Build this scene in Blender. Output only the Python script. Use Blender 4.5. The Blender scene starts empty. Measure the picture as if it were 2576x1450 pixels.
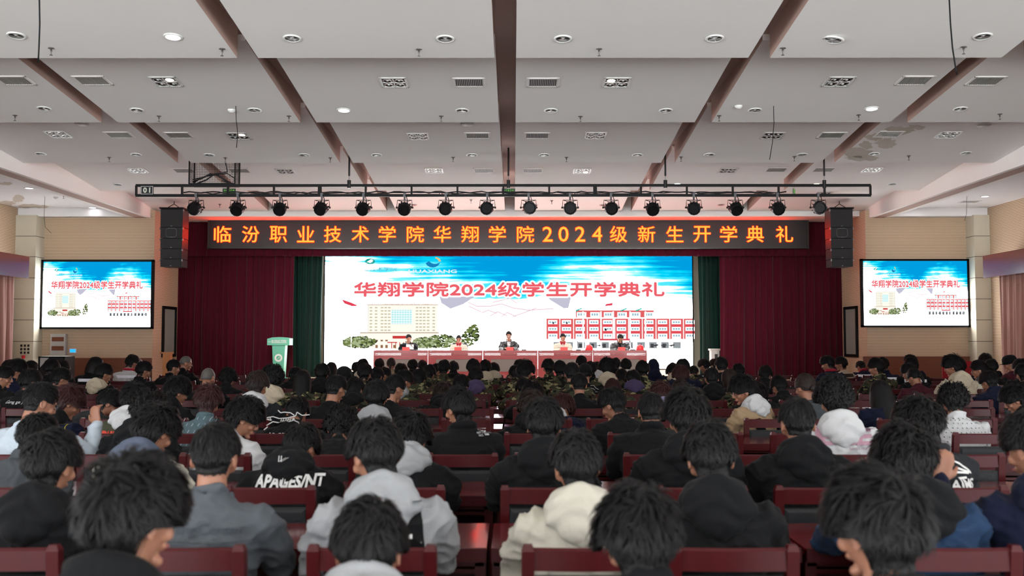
import bpy, bmesh, math, random
from mathutils import Vector, Matrix, Euler, noise
from mathutils.bvhtree import BVHTree
import numpy as np
PI = math.pi
SC = bpy.context.scene
COL = SC.collection
# ------------------------------------------------------------------ camera, world, exposure, large lights
F = 2504.0                        # focal length in pixels of the 2576 px wide frame
PITCH = math.radians(3.02); YAW = 4.0 / F
EYE = Vector((0, 0, 1.6))
cam_data = bpy.data.cameras.new('camera'); cam = bpy.data.objects.new('camera', cam_data); COL.objects.link(cam)
cam.location = EYE; cam.rotation_euler = (PI/2 + PITCH, 0, YAW)
cam_data.sensor_width = 36.0; cam_data.lens = 36.0 * F / 2576.0
cam_data.clip_start = .05; cam_data.clip_end = 200
cam_data.dof.use_dof = True; cam_data.dof.focus_distance = 15.0; cam_data.dof.aperture_fstop = 3.2
SC.camera = cam
CR = Euler((PI/2 + PITCH, 0, YAW)).to_matrix()
def ray(px, py): return CR @ Vector(((px - 1288.0) / F, (725.0 - py) / F, -1.0))
def at(px, py, Y): d = ray(px, py); return EYE + d * (Y / d.y)          # the point seen at a pixel, on the plane at depth Y
def on_plane(px, py, p0, n): d = ray(px, py); return EYE + d * ((p0 - EYE).dot(n) / d.dot(n))
W = bpy.data.worlds.new('world'); SC.world = W; W.use_nodes = True
# added world light through the open rear, brighter below horizon to lift the ceiling
_n = W.node_tree.nodes; _l = W.node_tree.links; _tc = _n.new('ShaderNodeTexCoord'); _sp = _n.new('ShaderNodeSeparateXYZ'); _cr = _n.new('ShaderNodeValToRGB')
_l.new(_tc.outputs['Generated'], _sp.inputs[0]); _l.new(_sp.outputs[2], _cr.inputs[0]); _cr.color_ramp.elements[0].position = 0.0; _cr.color_ramp.elements[1].position = .02
_cr.color_ramp.elements[0].color = (4.25, 4.45, 4.55, 1); _cr.color_ramp.elements[1].color = (1.0, 1.04, 1.1, 1)
_l.new(_cr.outputs[0], W.node_tree.nodes['Background'].inputs[0])
W.node_tree.nodes['Background'].inputs[1].default_value = 2.7           # fill, enters where the rear wall is left out behind the camera
vs = SC.view_settings; vs.view_transform = 'Standard'; vs.look = 'None'; vs.gamma = 1.0; vs.use_curve_mapping = False; vs.exposure = 0.0
def area_light(name, loc, size, power, color, rot=(0, 0, 0), size_y=None, spread=PI):
    l = bpy.data.lights.new(name, 'AREA'); l.shape = 'RECTANGLE' if size_y else 'DISK'; l.size = size
    if size_y: l.size_y = size_y
    l.energy = power; l.color = color; l.spread = spread
    o = bpy.data.objects.new(name, l); COL.objects.link(o); o.location = loc; o.rotation_euler = rot
    return o

# unseen border lamps behind the valance; area light added at truss for stage front
area_light('stage_border_lamps', (-.3, 26.3, 4.2), 9.5, 120, (1, .95, .9), (math.radians(-14), 0, 0), .3)
area_light('added_front_wash', (-.2, 18.9, 4.25), 12, 170, (1, .96, .92), (math.radians(71), 0, 0), .2, math.radians(50))

# ------------------------------------------------------------------ helpers
def srgb(r, g, b):
    def f(c):
        c /= 255.0
        return c / 12.92 if c <= .04045 else ((c + .055) / 1.055) ** 2.4
    return (f(r), f(g), f(b), 1.0)
MATS = {}
def mat(name, col, rough=.6, metal=0.0, spec=.5, bump=0.0, bscale=200.0, vary=0.0, vscale=3.0, emit=None, es=1.0, coat=0.0, sheen=0.0, stretch=(1, 1, 1), alpha=1.0):
    if name in MATS: return MATS[name]
    m = bpy.data.materials.new(name); m.use_nodes = True; MATS[name] = m
    nt = m.node_tree; b = nt.nodes['Principled BSDF']
    b.inputs['Base Color'].default_value = col; b.inputs['Roughness'].default_value = rough
    b.inputs['Metallic'].default_value = metal; b.inputs['Specular IOR Level'].default_value = spec
    b.inputs['Coat Weight'].default_value = coat; b.inputs['Coat Roughness'].default_value = .12
    b.inputs['Sheen Weight'].default_value = sheen; b.inputs['Alpha'].default_value = alpha
    if emit: b.inputs['Emission Color'].default_value = emit; b.inputs['Emission Strength'].default_value = es
    tc = nt.nodes.new('ShaderNodeTexCoord'); mp = nt.nodes.new('ShaderNodeMapping'); mp.inputs['Scale'].default_value = stretch
    nt.links.new(tc.outputs['Object'], mp.inputs[0])
    n = nt.nodes.new('ShaderNodeTexNoise'); n.inputs['Scale'].default_value = vscale; n.inputs['Detail'].default_value = 4
    nt.links.new(mp.outputs[0], n.inputs[0])
    v = max(vary, .03)
    mx = nt.nodes.new('ShaderNodeMix'); mx.data_type = 'RGBA'
    mx.inputs[6].default_value = tuple(c * (1 - v) for c in col[:3]) + (1,); mx.inputs[7].default_value = tuple(min(1, c * (1 + v)) for c in col[:3]) + (1,)
    nt.links.new(n.outputs[0], mx.inputs[0]); nt.links.new(mx.outputs[2], b.inputs['Base Color'])
    if bump:
        n2 = nt.nodes.new('ShaderNodeTexNoise'); n2.inputs['Scale'].default_value = bscale; n2.inputs['Detail'].default_value = 3
        nt.links.new(mp.outputs[0], n2.inputs[0])
        bp = nt.nodes.new('ShaderNodeBump'); bp.inputs['Strength'].default_value = bump; bp.inputs['Distance'].default_value = .01
        nt.links.new(n2.outputs[0], bp.inputs['Height']); nt.links.new(bp.outputs[0], b.inputs['Normal'])
    return m
def emis(name, col, s=1.0):
    if name in MATS: return MATS[name]
    m = bpy.data.materials.new(name); m.use_nodes = True; MATS[name] = m
    nt = m.node_tree; nt.nodes.clear(); o = nt.nodes.new('ShaderNodeOutputMaterial'); e = nt.nodes.new('ShaderNodeEmission')
    e.inputs[0].default_value = col; e.inputs[1].default_value = s; nt.links.new(e.outputs[0], o.inputs[0])
    return m
def smooth(a, b, x):
    t = min(1.0, max(0.0, (x - a) / (b - a))); return t * t * (3 - 2 * t)

class MB:
    """collects closed shapes and links them as one mesh"""
    def __init__(s): s.v = []; s.f = []; s.m = []
    def add(s, vs_, fs, M=None, mi=0):
        o = len(s.v); s.v += [tuple(M @ Vector(p)) if M else tuple(p) for p in vs_]
        s.f += [tuple(i + o for i in f) for f in fs]; s.m += [mi] * len(fs); return s
    def box(s, c, d, M=None, mi=0):
        x, y, z = c; a, b, h = d[0]/2, d[1]/2, d[2]/2
        vs_ = [(x+i*a, y+j*b, z+k*h) for i in (-1, 1) for j in (-1, 1) for k in (-1, 1)]
        return s.add(vs_, [(0,1,3,2), (4,6,7,5), (0,4,5,1), (2,3,7,6), (0,2,6,4), (1,5,7,3)], M, mi)
    def loft(s, rings, M=None, mi=0, cap=True):
        n = len(rings[0]); vs_ = [p for r in rings for p in r]; fs = []
        for k in range(len(rings) - 1):
            for i in range(n):
                j = (i + 1) % n; fs.append((k*n+i, k*n+j, (k+1)*n+j, (k+1)*n+i))
        if cap: fs.append(tuple(reversed(range(n)))); fs.append(tuple((len(rings)-1)*n + i for i in range(n)))
        return s.add(vs_, fs, M, mi)
    def tube(s, pts, rad, n=8, M=None, mi=0, round_ends=False, flat=1.0, upv=None):
        pts = [Vector(p) for p in pts]
        if not hasattr(rad, '__len__'): rad = [rad] * len(pts)
        rad = list(rad)
        if round_ends:
            a, b = pts[0], pts[-1]; da = (pts[0]-pts[1]).normalized(); db = (pts[-1]-pts[-2]).normalized(); r0, r1 = rad[0], rad[-1]
            pts = [a+da*r0*.95, a+da*r0*.6] + pts + [b+db*r1*.6, b+db*r1*.95]; rad = [r0*.25, r0*.78] + rad + [r1*.78, r1*.25]
        rings = []; prev = None
        for k, p in enumerate(pts):
            t = (pts[min(k+1, len(pts)-1)] - pts[max(k-1, 0)]).normalized()
            if prev is None:
                u = Vector(upv) if upv else (Vector((0, 0, 1)) if abs(t.z) < .9 else Vector((0, 1, 0)))
            else: u = prev
            a = (u - t * u.dot(t)).normalized(); prev = a; b = t.cross(a)
            rings.append([tuple(p + (a * math.cos(q) * flat + b * math.sin(q)) * rad[k]) for q in [2*PI*i/n for i in range(n)]])
        return s.loft(rings, M, mi)
    def ell(s, c, r, M=None, mi=0, nu=16, nv=10):
        rings = []
        for k in range(1, nv):
            e = -PI/2 + PI*k/nv
            rings.append([(c[0]+r[0]*math.cos(e)*math.cos(2*PI*i/nu), c[1]+r[1]*math.cos(e)*math.sin(2*PI*i/nu), c[2]+r[2]*math.sin(e)) for i in range(nu)])
        return s.loft(rings, M, mi)
    def lathe(s, prof, n=20, M=None, mi=0):
        return s.loft([[(r*math.cos(2*PI*i/n), r*math.sin(2*PI*i/n), z) for i in range(n)] for r, z in prof], M, mi)
    def plate(s, poly, y0, y1, M=None, mi=0):      # polygon in xz, extruded along y
        n = len(poly); vs_ = [(x, y0, z) for x, z in poly] + [(x, y1, z) for x, z in poly]
        fs = [tuple(range(n)), tuple(reversed(range(n, 2*n)))] + [(i, i+n, (i+1) % n + n, (i+1) % n) for i in range(n)]
        return s.add(vs_, fs, M, mi)
    def mesh(s, name, sm=False, fix=True):
        me = bpy.data.meshes.new(name); me.from_pydata(s.v, [], s.f)
        if any(s.m): me.polygons.foreach_set('material_index', s.m)
        if fix:
            b = bmesh.new(); b.from_mesh(me); bmesh.ops.recalc_face_normals(b, faces=b.faces); b.to_mesh(me); b.free()
        if sm: me.polygons.foreach_set('use_smooth', [True] * len(me.polygons))
        me.update(); return me
    def obj(s, name, m, parent=None, sm=False, M=None): return link(name, s.mesh(name, sm), m, parent, M)
def link(name, me, m=None, parent=None, M=None):
    o = bpy.data.objects.new(name, me); COL.objects.link(o)
    ms = m if isinstance(m, (list, tuple)) else [m]
    if m is not None and me is not None and hasattr(me, 'materials'):
        while len(me.materials) < len(ms): me.materials.append(None)
        for i, x in enumerate(ms): o.material_slots[i].link = 'OBJECT'; o.material_slots[i].material = x
    if parent: o.parent = parent
    if M is not None: o.matrix_local = M
    return o
def empty(name, loc=(0, 0, 0), rz=0.0):
    o = bpy.data.objects.new(name, None); COL.objects.link(o); o.location = loc; o.rotation_euler = (0, 0, rz); o.empty_display_size = .1; return o
def tag(o, label=None, cat=None, group=None, kind=None):
    if label: o['label'] = label
    if cat: o['category'] = cat
    if group: o['group'] = group
    if kind: o['kind'] = kind
    return o
def struct(o): o['kind'] = 'structure'; return o
def dup(o, parent=None):
    c = o.copy(); COL.objects.link(c)
    if parent: c.parent = parent
    for ch in list(o.children): dup(ch, c)
    return c
def T(x=0, y=0, z=0, rx=0, ry=0, rz=0, s=1.0): return Matrix.Translation((x, y, z)) @ Euler((rx, ry, rz)).to_matrix().to_4x4() @ Matrix.Scale(s, 4)
ORD = ['', 'first', 'second', 'third', 'fourth', 'fifth', 'sixth', 'seventh', 'eighth', 'ninth', 'tenth', 'eleventh', 'twelfth', 'thirteenth', 'fourteenth', 'fifteenth', 'sixteenth',
       'seventeenth', 'eighteenth', 'nineteenth', 'twentieth', 'twenty-first', 'twenty-second', 'twenty-third', 'twenty-fourth', 'twenty-fifth', 'twenty-sixth', 'twenty-seventh', 'twenty-eighth', 'twenty-ninth', 'thirtieth']
def text_mesh(s, size=1.0, extrude=0.0, shear=0.0, bold=0.0, spacing=1.0, align='CENTER', res=3):
    """text as a mesh in the xz plane, reading from -y, centred on the origin"""
    c = bpy.data.curves.new('text', 'FONT'); c.body = s; c.size = size; c.extrude = extrude; c.shear = shear; c.offset = bold
    c.space_character = spacing; c.align_x = align; c.align_y = 'CENTER'; c.resolution_u = res
    o = bpy.data.objects.new('text', c); COL.objects.link(o); bpy.context.view_layer.update()
    me = bpy.data.meshes.new_from_object(o.evaluated_get(bpy.context.evaluated_depsgraph_get()))
    bpy.data.objects.remove(o); bpy.data.curves.remove(c)
    me.transform(Matrix.Rotation(PI/2, 4, 'X')); me.materials.clear(); return me
def fit_text(s, w, h, cx=0, cz=0, y=0, **k):
    me = text_mesh(s, 1.0, **k); xs = [v.co.x for v in me.vertices]; zs = [v.co.z for v in me.vertices]
    a, b, c, d = min(xs), max(xs), min(zs), max(zs)
    for v in me.vertices: v.co.x = (v.co.x - (a+b)/2) * w/(b-a) + cx; v.co.z = (v.co.z - (c+d)/2) * h/(d-c) + cz; v.co.y += y
    return me
def add_mesh(mb, me, mi=0, M=None): mb.add([v.co[:] for v in me.vertices], [tuple(p.vertices) for p in me.polygons], M, mi)

# ------------------------------------------------------------------ materials
def wall_strip(name, c1, c2, period, axis='Z'):
    m = mat(name, c1, rough=.75, vary=.05, vscale=.6); nt = m.node_tree; b = nt.nodes['Principled BSDF']
    g = nt.nodes.new('ShaderNodeNewGeometry'); sp = nt.nodes.new('ShaderNodeSeparateXYZ'); nt.links.new(g.outputs['Position'], sp.inputs[0])
    d = nt.nodes.new('ShaderNodeMath'); d.operation = 'MULTIPLY'; d.inputs[1].default_value = 1/period; nt.links.new(sp.outputs[axis], d.inputs[0])
    fr = nt.nodes.new('ShaderNodeMath'); fr.operation = 'FRACT'; nt.links.new(d.outputs[0], fr.inputs[0])
    gt = nt.nodes.new('ShaderNodeMath'); gt.operation = 'GREATER_THAN'; gt.inputs[1].default_value = .72; nt.links.new(fr.outputs[0], gt.inputs[0])
    mx = nt.nodes.new('ShaderNodeMix'); mx.data_type = 'RGBA'; src = b.inputs['Base Color'].links[0].from_socket
    nt.links.new(gt.outputs[0], mx.inputs[0]); nt.links.new(src, mx.inputs[6]); mx.inputs[7].default_value = c2
    nt.links.new(mx.outputs[2], b.inputs['Base Color']); return m
M_CEIL = mat('ceiling_paint', srgb(243, 240, 236), rough=.9, vary=.02, vscale=1.2)
M_CEIL2 = mat('side_ceiling_paint', srgb(240, 239, 240), rough=.9, vary=.03, vscale=1.2)
M_BROWN = mat('brown_slot_paint', srgb(178, 150, 138), rough=.8, vary=.06, vscale=2)
M_PEEL = mat('peeled_plaster', srgb(206, 196, 184), rough=.95, vary=.14, vscale=8)
M_WALL = wall_strip('grooved_acoustic_board', srgb(212, 188, 158), srgb(140, 104, 82), .0365)
M_COLUMN = mat('cream_stone', srgb(206, 200, 180), rough=.35, vary=.05, vscale=3)
M_JOINT = mat('dark_joint', srgb(70, 66, 58), rough=.8)
M_WAINS = mat('walnut_wainscot', srgb(110, 58, 34), rough=.45, vary=.25, vscale=4, stretch=(1, 1, 8))
M_VALBOX = mat('lacquered_pelmet', srgb(112, 52, 48), rough=.22, vary=.1, vscale=3, stretch=(1, 1, 12), coat=.4)
M_DRAPE = mat('brown_drape', srgb(150, 108, 96), rough=.85, vary=.15, vscale=2, sheen=.2)
M_VELVET = mat('burgundy_velvet', srgb(68, 3, 22), rough=.8, vary=.2, vscale=6, sheen=.12, spec=.12)
M_GREEN = mat('green_velvet', srgb(6, 38, 31), rough=.85, vary=.15, vscale=4, sheen=.08, spec=.15)
M_STAGE = mat('stage_boards', srgb(186, 160, 138), rough=.35, vary=.08, vscale=3)
M_BLUE = mat('blue_carpet_skirt', srgb(40, 58, 190), rough=.8, bump=.2)
M_FLOOR = mat('hall_floor_tile', srgb(120, 112, 106), rough=.3, vary=.1, vscale=.8)
M_WOOD = mat('red_lacquered_wood', srgb(70, 8, 13), rough=.4, vary=.2, vscale=5, coat=.06, stretch=(6, 1, 1), spec=.28)
M_TABLE = mat('glossy_red_desk_top', srgb(92, 18, 22), rough=.2, vary=.22, vscale=3, coat=.5, stretch=(1, 7, 1), spec=.6)
M_STABLE = mat('stage_table_wood', srgb(122, 26, 25), rough=.3, vary=.12, vscale=3, coat=.4, stretch=(1, 1, 5))
M_GREYP = mat('grey_table_panel', srgb(92, 84, 80), rough=.7)
M_LEATHER = mat('black_leatherette', srgb(28, 30, 33), rough=.5, spec=.35, bump=.25, bscale=90)
M_BLACK = mat('black_painted_steel', srgb(8, 8, 9), rough=.55, spec=.2)
M_BLACKP = mat('black_plastic', srgb(15, 15, 17), rough=.45, spec=.35)
M_GRILLE = mat('black_speaker_grille', srgb(26, 27, 29), rough=.65, bump=.5, bscale=300)
M_METAL = mat('brushed_metal', srgb(130, 130, 134), rough=.3, metal=1.0)
M_CHROME = mat('lamp_reflector', srgb(98, 96, 94), rough=.28, metal=1.0)
M_WHITE = mat('white_enamel', srgb(225, 225, 222), rough=.4)
M_VENT = mat('grey_vent_slats', srgb(176, 174, 170), rough=.5)
M_DARK = mat('dark_recess', srgb(30, 28, 28), rough=.7)
M_SKIN = mat('skin', srgb(166, 116, 92), rough=.5, vary=.08, vscale=14, bump=.05, bscale=300)
M_SKIN.node_tree.nodes['Principled BSDF'].inputs['Subsurface Weight'].default_value = .08
M_EYE = mat('eye_dark', srgb(28, 20, 18), rough=.2); M_LIP = mat('lip', srgb(160, 84, 80), rough=.45)
M_LAMP = emis('lit_lamp_white', (1.0, .97, 1.0, 1), 14); M_LAMPW = emis('lit_lamp_warm', (1.0, .78, .5, 1), 14)
M_LENS = mat('clear_lens', (1, 1, 1, 1), rough=.03, alpha=.12, spec=.9)
HAIRC = {'black': mat('hair_black', srgb(11, 10, 11), rough=.5, spec=.26, vary=.5, vscale=40), 'brown': mat('hair_dark_brown', srgb(36, 25, 23), rough=.5, spec=.35, vary=.25, vscale=30),
         'reddish': mat('hair_reddish_brown', srgb(54, 24, 25), rough=.5, spec=.35, vary=.25, vscale=30), 'grey': mat('hair_grey', srgb(88, 84, 80), rough=.5, vary=.4, vscale=60)}
CC = {'black': (14, 15, 17), 'charcoal': (34, 36, 39), 'navy': (15, 20, 42), 'white': (192, 193, 194), 'off-white': (186, 182, 168), 'light grey': (146, 148, 150), 'dark grey': (66, 70, 74),
      'grey denim': (82, 87, 92), 'blue-grey': (80, 88, 104), 'pale blue': (182, 194, 204), 'beige': (184, 172, 150), 'tan': (158, 134, 106), 'olive': (70, 72, 56), 'maroon': (66, 22, 34),
      'teal grey': (84, 104, 110), 'purple': (72, 62, 92), 'lavender': (128, 124, 156), 'blue': (34, 56, 84), 'cream': (206, 202, 182), 'brown': (58, 44, 38)}
def cloth(c):
    if c == 'camouflage': return camo()
    return mat('cloth_' + c.replace(' ', '_'), srgb(*CC[c]), rough=.85, bump=.9, bscale=15, vary=.08, vscale=9, sheen=.03, spec=.18)
def camo():
    if 'camouflage_cloth' in MATS: return MATS['camouflage_cloth']
    m = mat('camouflage_cloth', srgb(58, 60, 42), rough=.85, spec=.25); nt = m.node_tree; b = nt.nodes['Principled BSDF']
    tc = nt.nodes.new('ShaderNodeTexCoord'); oi = nt.nodes.new('ShaderNodeObjectInfo'); mp = nt.nodes.new('ShaderNodeMapping')
    ml = nt.nodes.new('ShaderNodeVectorMath'); ml.operation = 'SCALE'; ml.inputs['Scale'].default_value = 40
    cb = nt.nodes.new('ShaderNodeCombineXYZ'); nt.links.new(oi.outputs['Random'], cb.inputs[0]); nt.links.new(cb.outputs[0], ml.inputs[0])
    nt.links.new(ml.outputs[0], mp.inputs['Location']); mp.inputs['Scale'].default_value = (1, 1, 1.5)
    nt.links.new(tc.outputs['Object'], mp.inputs[0])
    prev = None
    for i, (c, th, off) in enumerate([((66, 50, 38), .54, 3.1), ((134, 128, 92), .57, 9.7), ((16, 17, 14), .56, 17.3)]):
        n = nt.nodes.new('ShaderNodeTexNoise'); n.inputs['Scale'].default_value = 11; n.inputs['Detail'].default_value = 1.2; n.inputs['Distortion'].default_value = .6
        va = nt.nodes.new('ShaderNodeVectorMath'); va.operation = 'ADD'; va.inputs[1].default_value = (off, off, off)
        nt.links.new(mp.outputs[0], va.inputs[0]); nt.links.new(va.outputs[0], n.inputs[0])
        g = nt.nodes.new('ShaderNodeMath'); g.operation = 'GREATER_THAN'; g.inputs[1].default_value = th; nt.links.new(n.outputs[0], g.inputs[0])
        x = nt.nodes.new('ShaderNodeMix'); x.data_type = 'RGBA'; nt.links.new(g.outputs[0], x.inputs[0])
        if prev: nt.links.new(prev, x.inputs[6])
        else: x.inputs[6].default_value = srgb(56, 60, 42)
        x.inputs[7].default_value = srgb(*c); prev = x.outputs[2]
    nt.links.new(prev, b.inputs['Base Color']); return m
# ------------------------------------------------------------------ ceiling
ZLO, ZHI, ZR = 4.85, 5.155, 5.23
ROWY = [11.3 + 3.39 * k for k in range(-4, 5)]            # far (low) edge of each stepped ceiling row
SLOT = [(-6.15, -5.90), (-3.18, -2.94), (-.22, .03), (2.70, 2.95), (5.61, 5.87)]
XL, XR = -8.98, 8.79
xs = [XL] + [v for s in SLOT for v in s] + [XR]
for k, yf in enumerate(ROWY):
    yn = yf - 3.39 + .33
    for c in range(6):
        a, b = xs[2*c], xs[2*c+1]; mb = MB()
        vs_ = [(a, yn, ZHI), (b, yn, ZHI), (b, yf, ZLO), (a, yf, ZLO), (a, yn, ZR), (b, yn, ZR), (b, yf, ZR), (a, yf, ZR)]
        mb.add(vs_, [(0, 3, 2, 1), (4, 5, 6, 7), (0, 1, 5, 4), (3, 7, 6, 2)], mi=0); mb.add(vs_, [(0, 4, 7, 3), (1, 2, 6, 5)], mi=1)
        struct(mb.obj('ceiling', [M_CEIL, M_BROWN]))
struct(MB().box((-.09, 8.4, ZR + .05), (18.2, 33.2, .1)).obj('ceiling', M_BROWN))
for s in (-1, 1):                                         # lowered side beams and aisle ceilings
    f = lambda x: x if s < 0 else -.19 - x
    def bx(x0, x1, y0, y1, z0, z1, m, n='ceiling'):
        x0, x1 = sorted((f(x0), f(x1))); return struct(MB().box(((x0+x1)/2, (y0+y1)/2, (z0+z1)/2), (x1-x0, y1-y0, z1-z0)).obj(n, m))
    bx(-9.08, -8.98, -8, 24.9, 4.63, 5.3, M_CEIL); bx(-9.46, -9.32, -8, 24.9, 4.63, 5.3, M_CEIL)
    bx(-9.33, -9.07, -8, 24.9, 4.625, 4.8, M_BROWN); bx(-12.4, -9.46, -8, 24.9, 4.83, 5.0, M_CEIL2)
    bx(-12.4, -9.46, 24.15, 24.5, 4.63, 4.83, M_CEIL2)
    bx(-12.4, -8.88, 24.5, 24.7, 0, 4.83, M_WALL, 'wall_front')
    bx(-8.98, -8.88, 24.7, 26.9, 0, 4.83, M_WALL, 'wall_return'); bx(-8.98, -8.4, 26.9, 29.2, 0, 4.83, M_DARK, 'wall_wing')
    bx(*((-12.3, -12.1) if s < 0 else (-11.94, -11.74)), 4, 24.7, 0, 5.0, M_WALL, 'wall_side')
zf = at(1288, 545, 24.95).z
struct(MB().box((-.09, 24.95, (zf + ZR)/2 + .02), (17.8, .1, ZR - zf + .04)).obj('ceiling', M_CEIL))
struct(MB().box((-.09, 27.2, zf + .05), (18.4, 4.4, .1)).obj('ceiling', M_CEIL))
struct(MB().box((-.09, 29.2, 2.4), (18.4, .2, 4.9)).obj('wall_back', M_COLUMN))
struct(MB().box((0, 8.3, -.05), (25, 33, .1)).obj('floor', M_FLOOR))
struct(MB().box((-.09, 27.1, .57), (17.7, 5.4, .06)).obj('floor', M_STAGE))
struct(MB().box((-.09, 24.45, .5), (17.7, .08, .1)).obj('trim_1', M_STAGE))
tag(MB().box((-.09, 24.38, .235), (17.6, .05, .47)).obj('stage_skirt', M_BLUE), 'blue carpeted skirt along the front of the stage', 'stage skirt')

def ceil_point(px, py):
    """where a ceiling fixture seen at a pixel sits: point and tilt on the stepped rows or on a level side ceiling"""
    for k, yf in enumerate(ROWY):
        sl = (ZHI - ZLO) / 3.06; n = Vector((0, sl, 1)).normalized(); p = on_plane(px, py, Vector((0, yf, ZLO)), n)
        if yf - 3.08 <= p.y <= yf + .01 and XL < p.x < XR: return p, -math.atan(sl), k
    p = on_plane(px, py, Vector((0, 0, 4.83)), Vector((0, 0, 1))); return p, 0.0, 99
rank = {}
def ordered(items):
    """px list -> [(point, tilt, row, n-th from the left, n in row, px)]"""
    L = [(*ceil_point(*i[:2]), i) for i in items]; out = []
    rows = sorted({l[2] for l in L})
    for r in rows:
        row = sorted([l for l in L if l[2] == r], key=lambda l: l[0].x)
        for j, l in enumerate(row): out.append((l[0], l[1], r, j + 1, len(row), l[3]))
    return out
def rowname(r): return 'on a side aisle ceiling' if r == 99 else 'in %s ceiling row from top' % ORD[r - 3]
def nth(j): return 'leftmost' if j == 1 else ORD[j] + ' from left'
# round downlights
ring_me = MB().loft([[(r*math.cos(2*PI*i/24), r*math.sin(2*PI*i/24), z) for i in range(24)] for r, z in [(.078, .0), (.1, .0), (.1, -.008), (.082, -.014), (.076, -.008), (.078, 0)]], cap=False).mesh('ring', True)
dish_me = MB().lathe([(.079, -.009), (.06, -.004), (.03, -.002), (.001, -.002)], 24).mesh('reflector', True)
star_me = MB()
for q in range(5): star_me.box((.036, 0, -.007), (.07, .012, .005), Matrix.Rotation(q*2*PI/5, 4, 'Z'))
star_me = star_me.mesh('bulb')
lens_me = MB().lathe([(.001, -.012), (.05, -.012), (.077, -.006), (.077, -.002)], 24).mesh('lamp', True)
DOWN = [(41,89),(435,92,'L'),(735,96,'S'),(1120,97),(1416,97),(1798,96,'S'),(2472,91),
        (111,273),(344,277),(640,277),(865,277,'L'),(1163,278),(1386,278),(1675,278),(1899,277),(2193,273,'L'),(2416,274),
        (102,387),(343,389),(526,390),(765,390),(947,390),(1187,390),(1369,390),(1604,390),(1784,389),(2018,389),(2199,387),(2430,385),
        (296,464),(1003,465),(1203,465),(1356,465),(1552,465),(1703,463,'L'),(1900,464),(2052,463,'O'),(2245,463),
        (590,514),(1040,515),(1345,516),(1517,516),(1814,515),(73,473,'L'),(233,522,'L'),(2310,519,'L'),(2478,494,'L')]
for p, t, r, j, n, it in ordered(DOWN):
    st = it[2] if len(it) > 2 else 'U'
    o = empty('ceiling_downlight', p); o.rotation_euler.x = t
    if r == 99: lab = 'lit round white downlight %s, nearest px' % ''; side = 'left' if p.x < 0 else 'right'; lab = 'lit round downlight in %s aisle ceiling, %s the front wall' % (side, 'nearer to' if (it[0] in (233, 2310)) else 'farther from')
    else: lab = {'L': 'lit white', 'O': 'lit orange', 'U': 'unlit', 'S': 'unlit star-bulb'}[st] + ' round downlight, %s %s' % (nth(j), rowname(r))
    tag(o, lab, 'ceiling light', 'round downlights')
    link('trim_ring', ring_me, M_WHITE, o)
    if st in 'LO': link('lamp', lens_me, M_LAMP if st == 'L' else M_LAMPW, o)
    else:
        link('reflector', dish_me, M_CHROME, o)
        if st == 'S': link('bulb', star_me, M_WHITE, o)
p, t, r = ceil_point(2094, 99)
o = empty('ceiling_downlight', p); o.rotation_euler = (t + .12, .15, 0); o.scale = (1.25, 1.25, 1.25); tag(o, 'large round downlight hanging loose with a frosted star diffuser', 'ceiling light', 'round downlights')
link('trim_ring', ring_me, M_WHITE, o); link('reflector', dish_me, M_CHROME, o); link('bulb', star_me, M_WHITE, o)
for i, (x, y) in enumerate([(205, 311), (1175, 311), (2475, 314)]):
    p, t, r = ceil_point(x, y); o = MB().lathe([(.001, -.02), (.09, -.02), (.11, -.01), (.11, 0)], 24).obj('ceiling_cover_plate', M_VENT, sm=True); o.location = p; o.rotation_euler.x = t
    tag(o, 'flat round grey cover plate, %s of three on the ceiling' % ['leftmost', 'middle', 'rightmost'][i], 'cover plate', 'round ceiling cover plates')
# four-lamp grille lights
gf = MB()
for s in (-1, 0, 1): gf.box((s*.165, 0, -.006), (.03 if s else .014, .36, .012)); gf.box((0, s*.165, -.006), (.36, .03 if s else .014, .012))
gf = gf.mesh('frame'); gb = MB().box((0, 0, -.001), (.34, .34, .002)).mesh('box')
gl = MB().lathe([(.062, -.004), (.066, -.010), (.058, -.010), (.04, -.005), (.02, -.004), (.001, -.004)], 18).mesh('lamp', True)
gc = MB().lathe([(.001, -.015), (.014, -.013), (.02, -.005)], 10).mesh('bulb', True); gon = MB().lathe([(.001, -.013), (.05, -.012), (.058, -.006)], 18).mesh('bulb', True)
QUAD = [(417,205,3),(991,207),(1551,207,2),(2110,205),(147,338),(600,342,3),(1052,343),(1498,341),(1943,341),(2385,339),(347,429),(718,431),(1092,429),(1464,430,1),(1831,429),(2194,427),(1121,489),(1437,489),(1754,489),(2070,488)]
for p, t, r, j, n, it in ordered(QUAD):
    lit = it[2] if len(it) > 2 else -1
    o = empty('grille_light', p); o.rotation_euler.x = t
    tag(o, 'four-lamp grille light%s, %s %s' % (', one lamp lit' if lit >= 0 else '', nth(j), rowname(r)), 'ceiling light', 'four-lamp grille lights')
    link('housing', gb, M_DARK, o); link('frame', gf, M_WHITE, o)
    for q, (a, b) in enumerate([(-1, 1), (1, 1), (-1, -1), (1, -1)]):
        l = link('lamp', gl, M_CHROME, o, M=T(a*.077, b*.077, 0)); link('bulb', gon if q == lit else gc, M_LAMPW if q == lit else M_WHITE, l)
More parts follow.
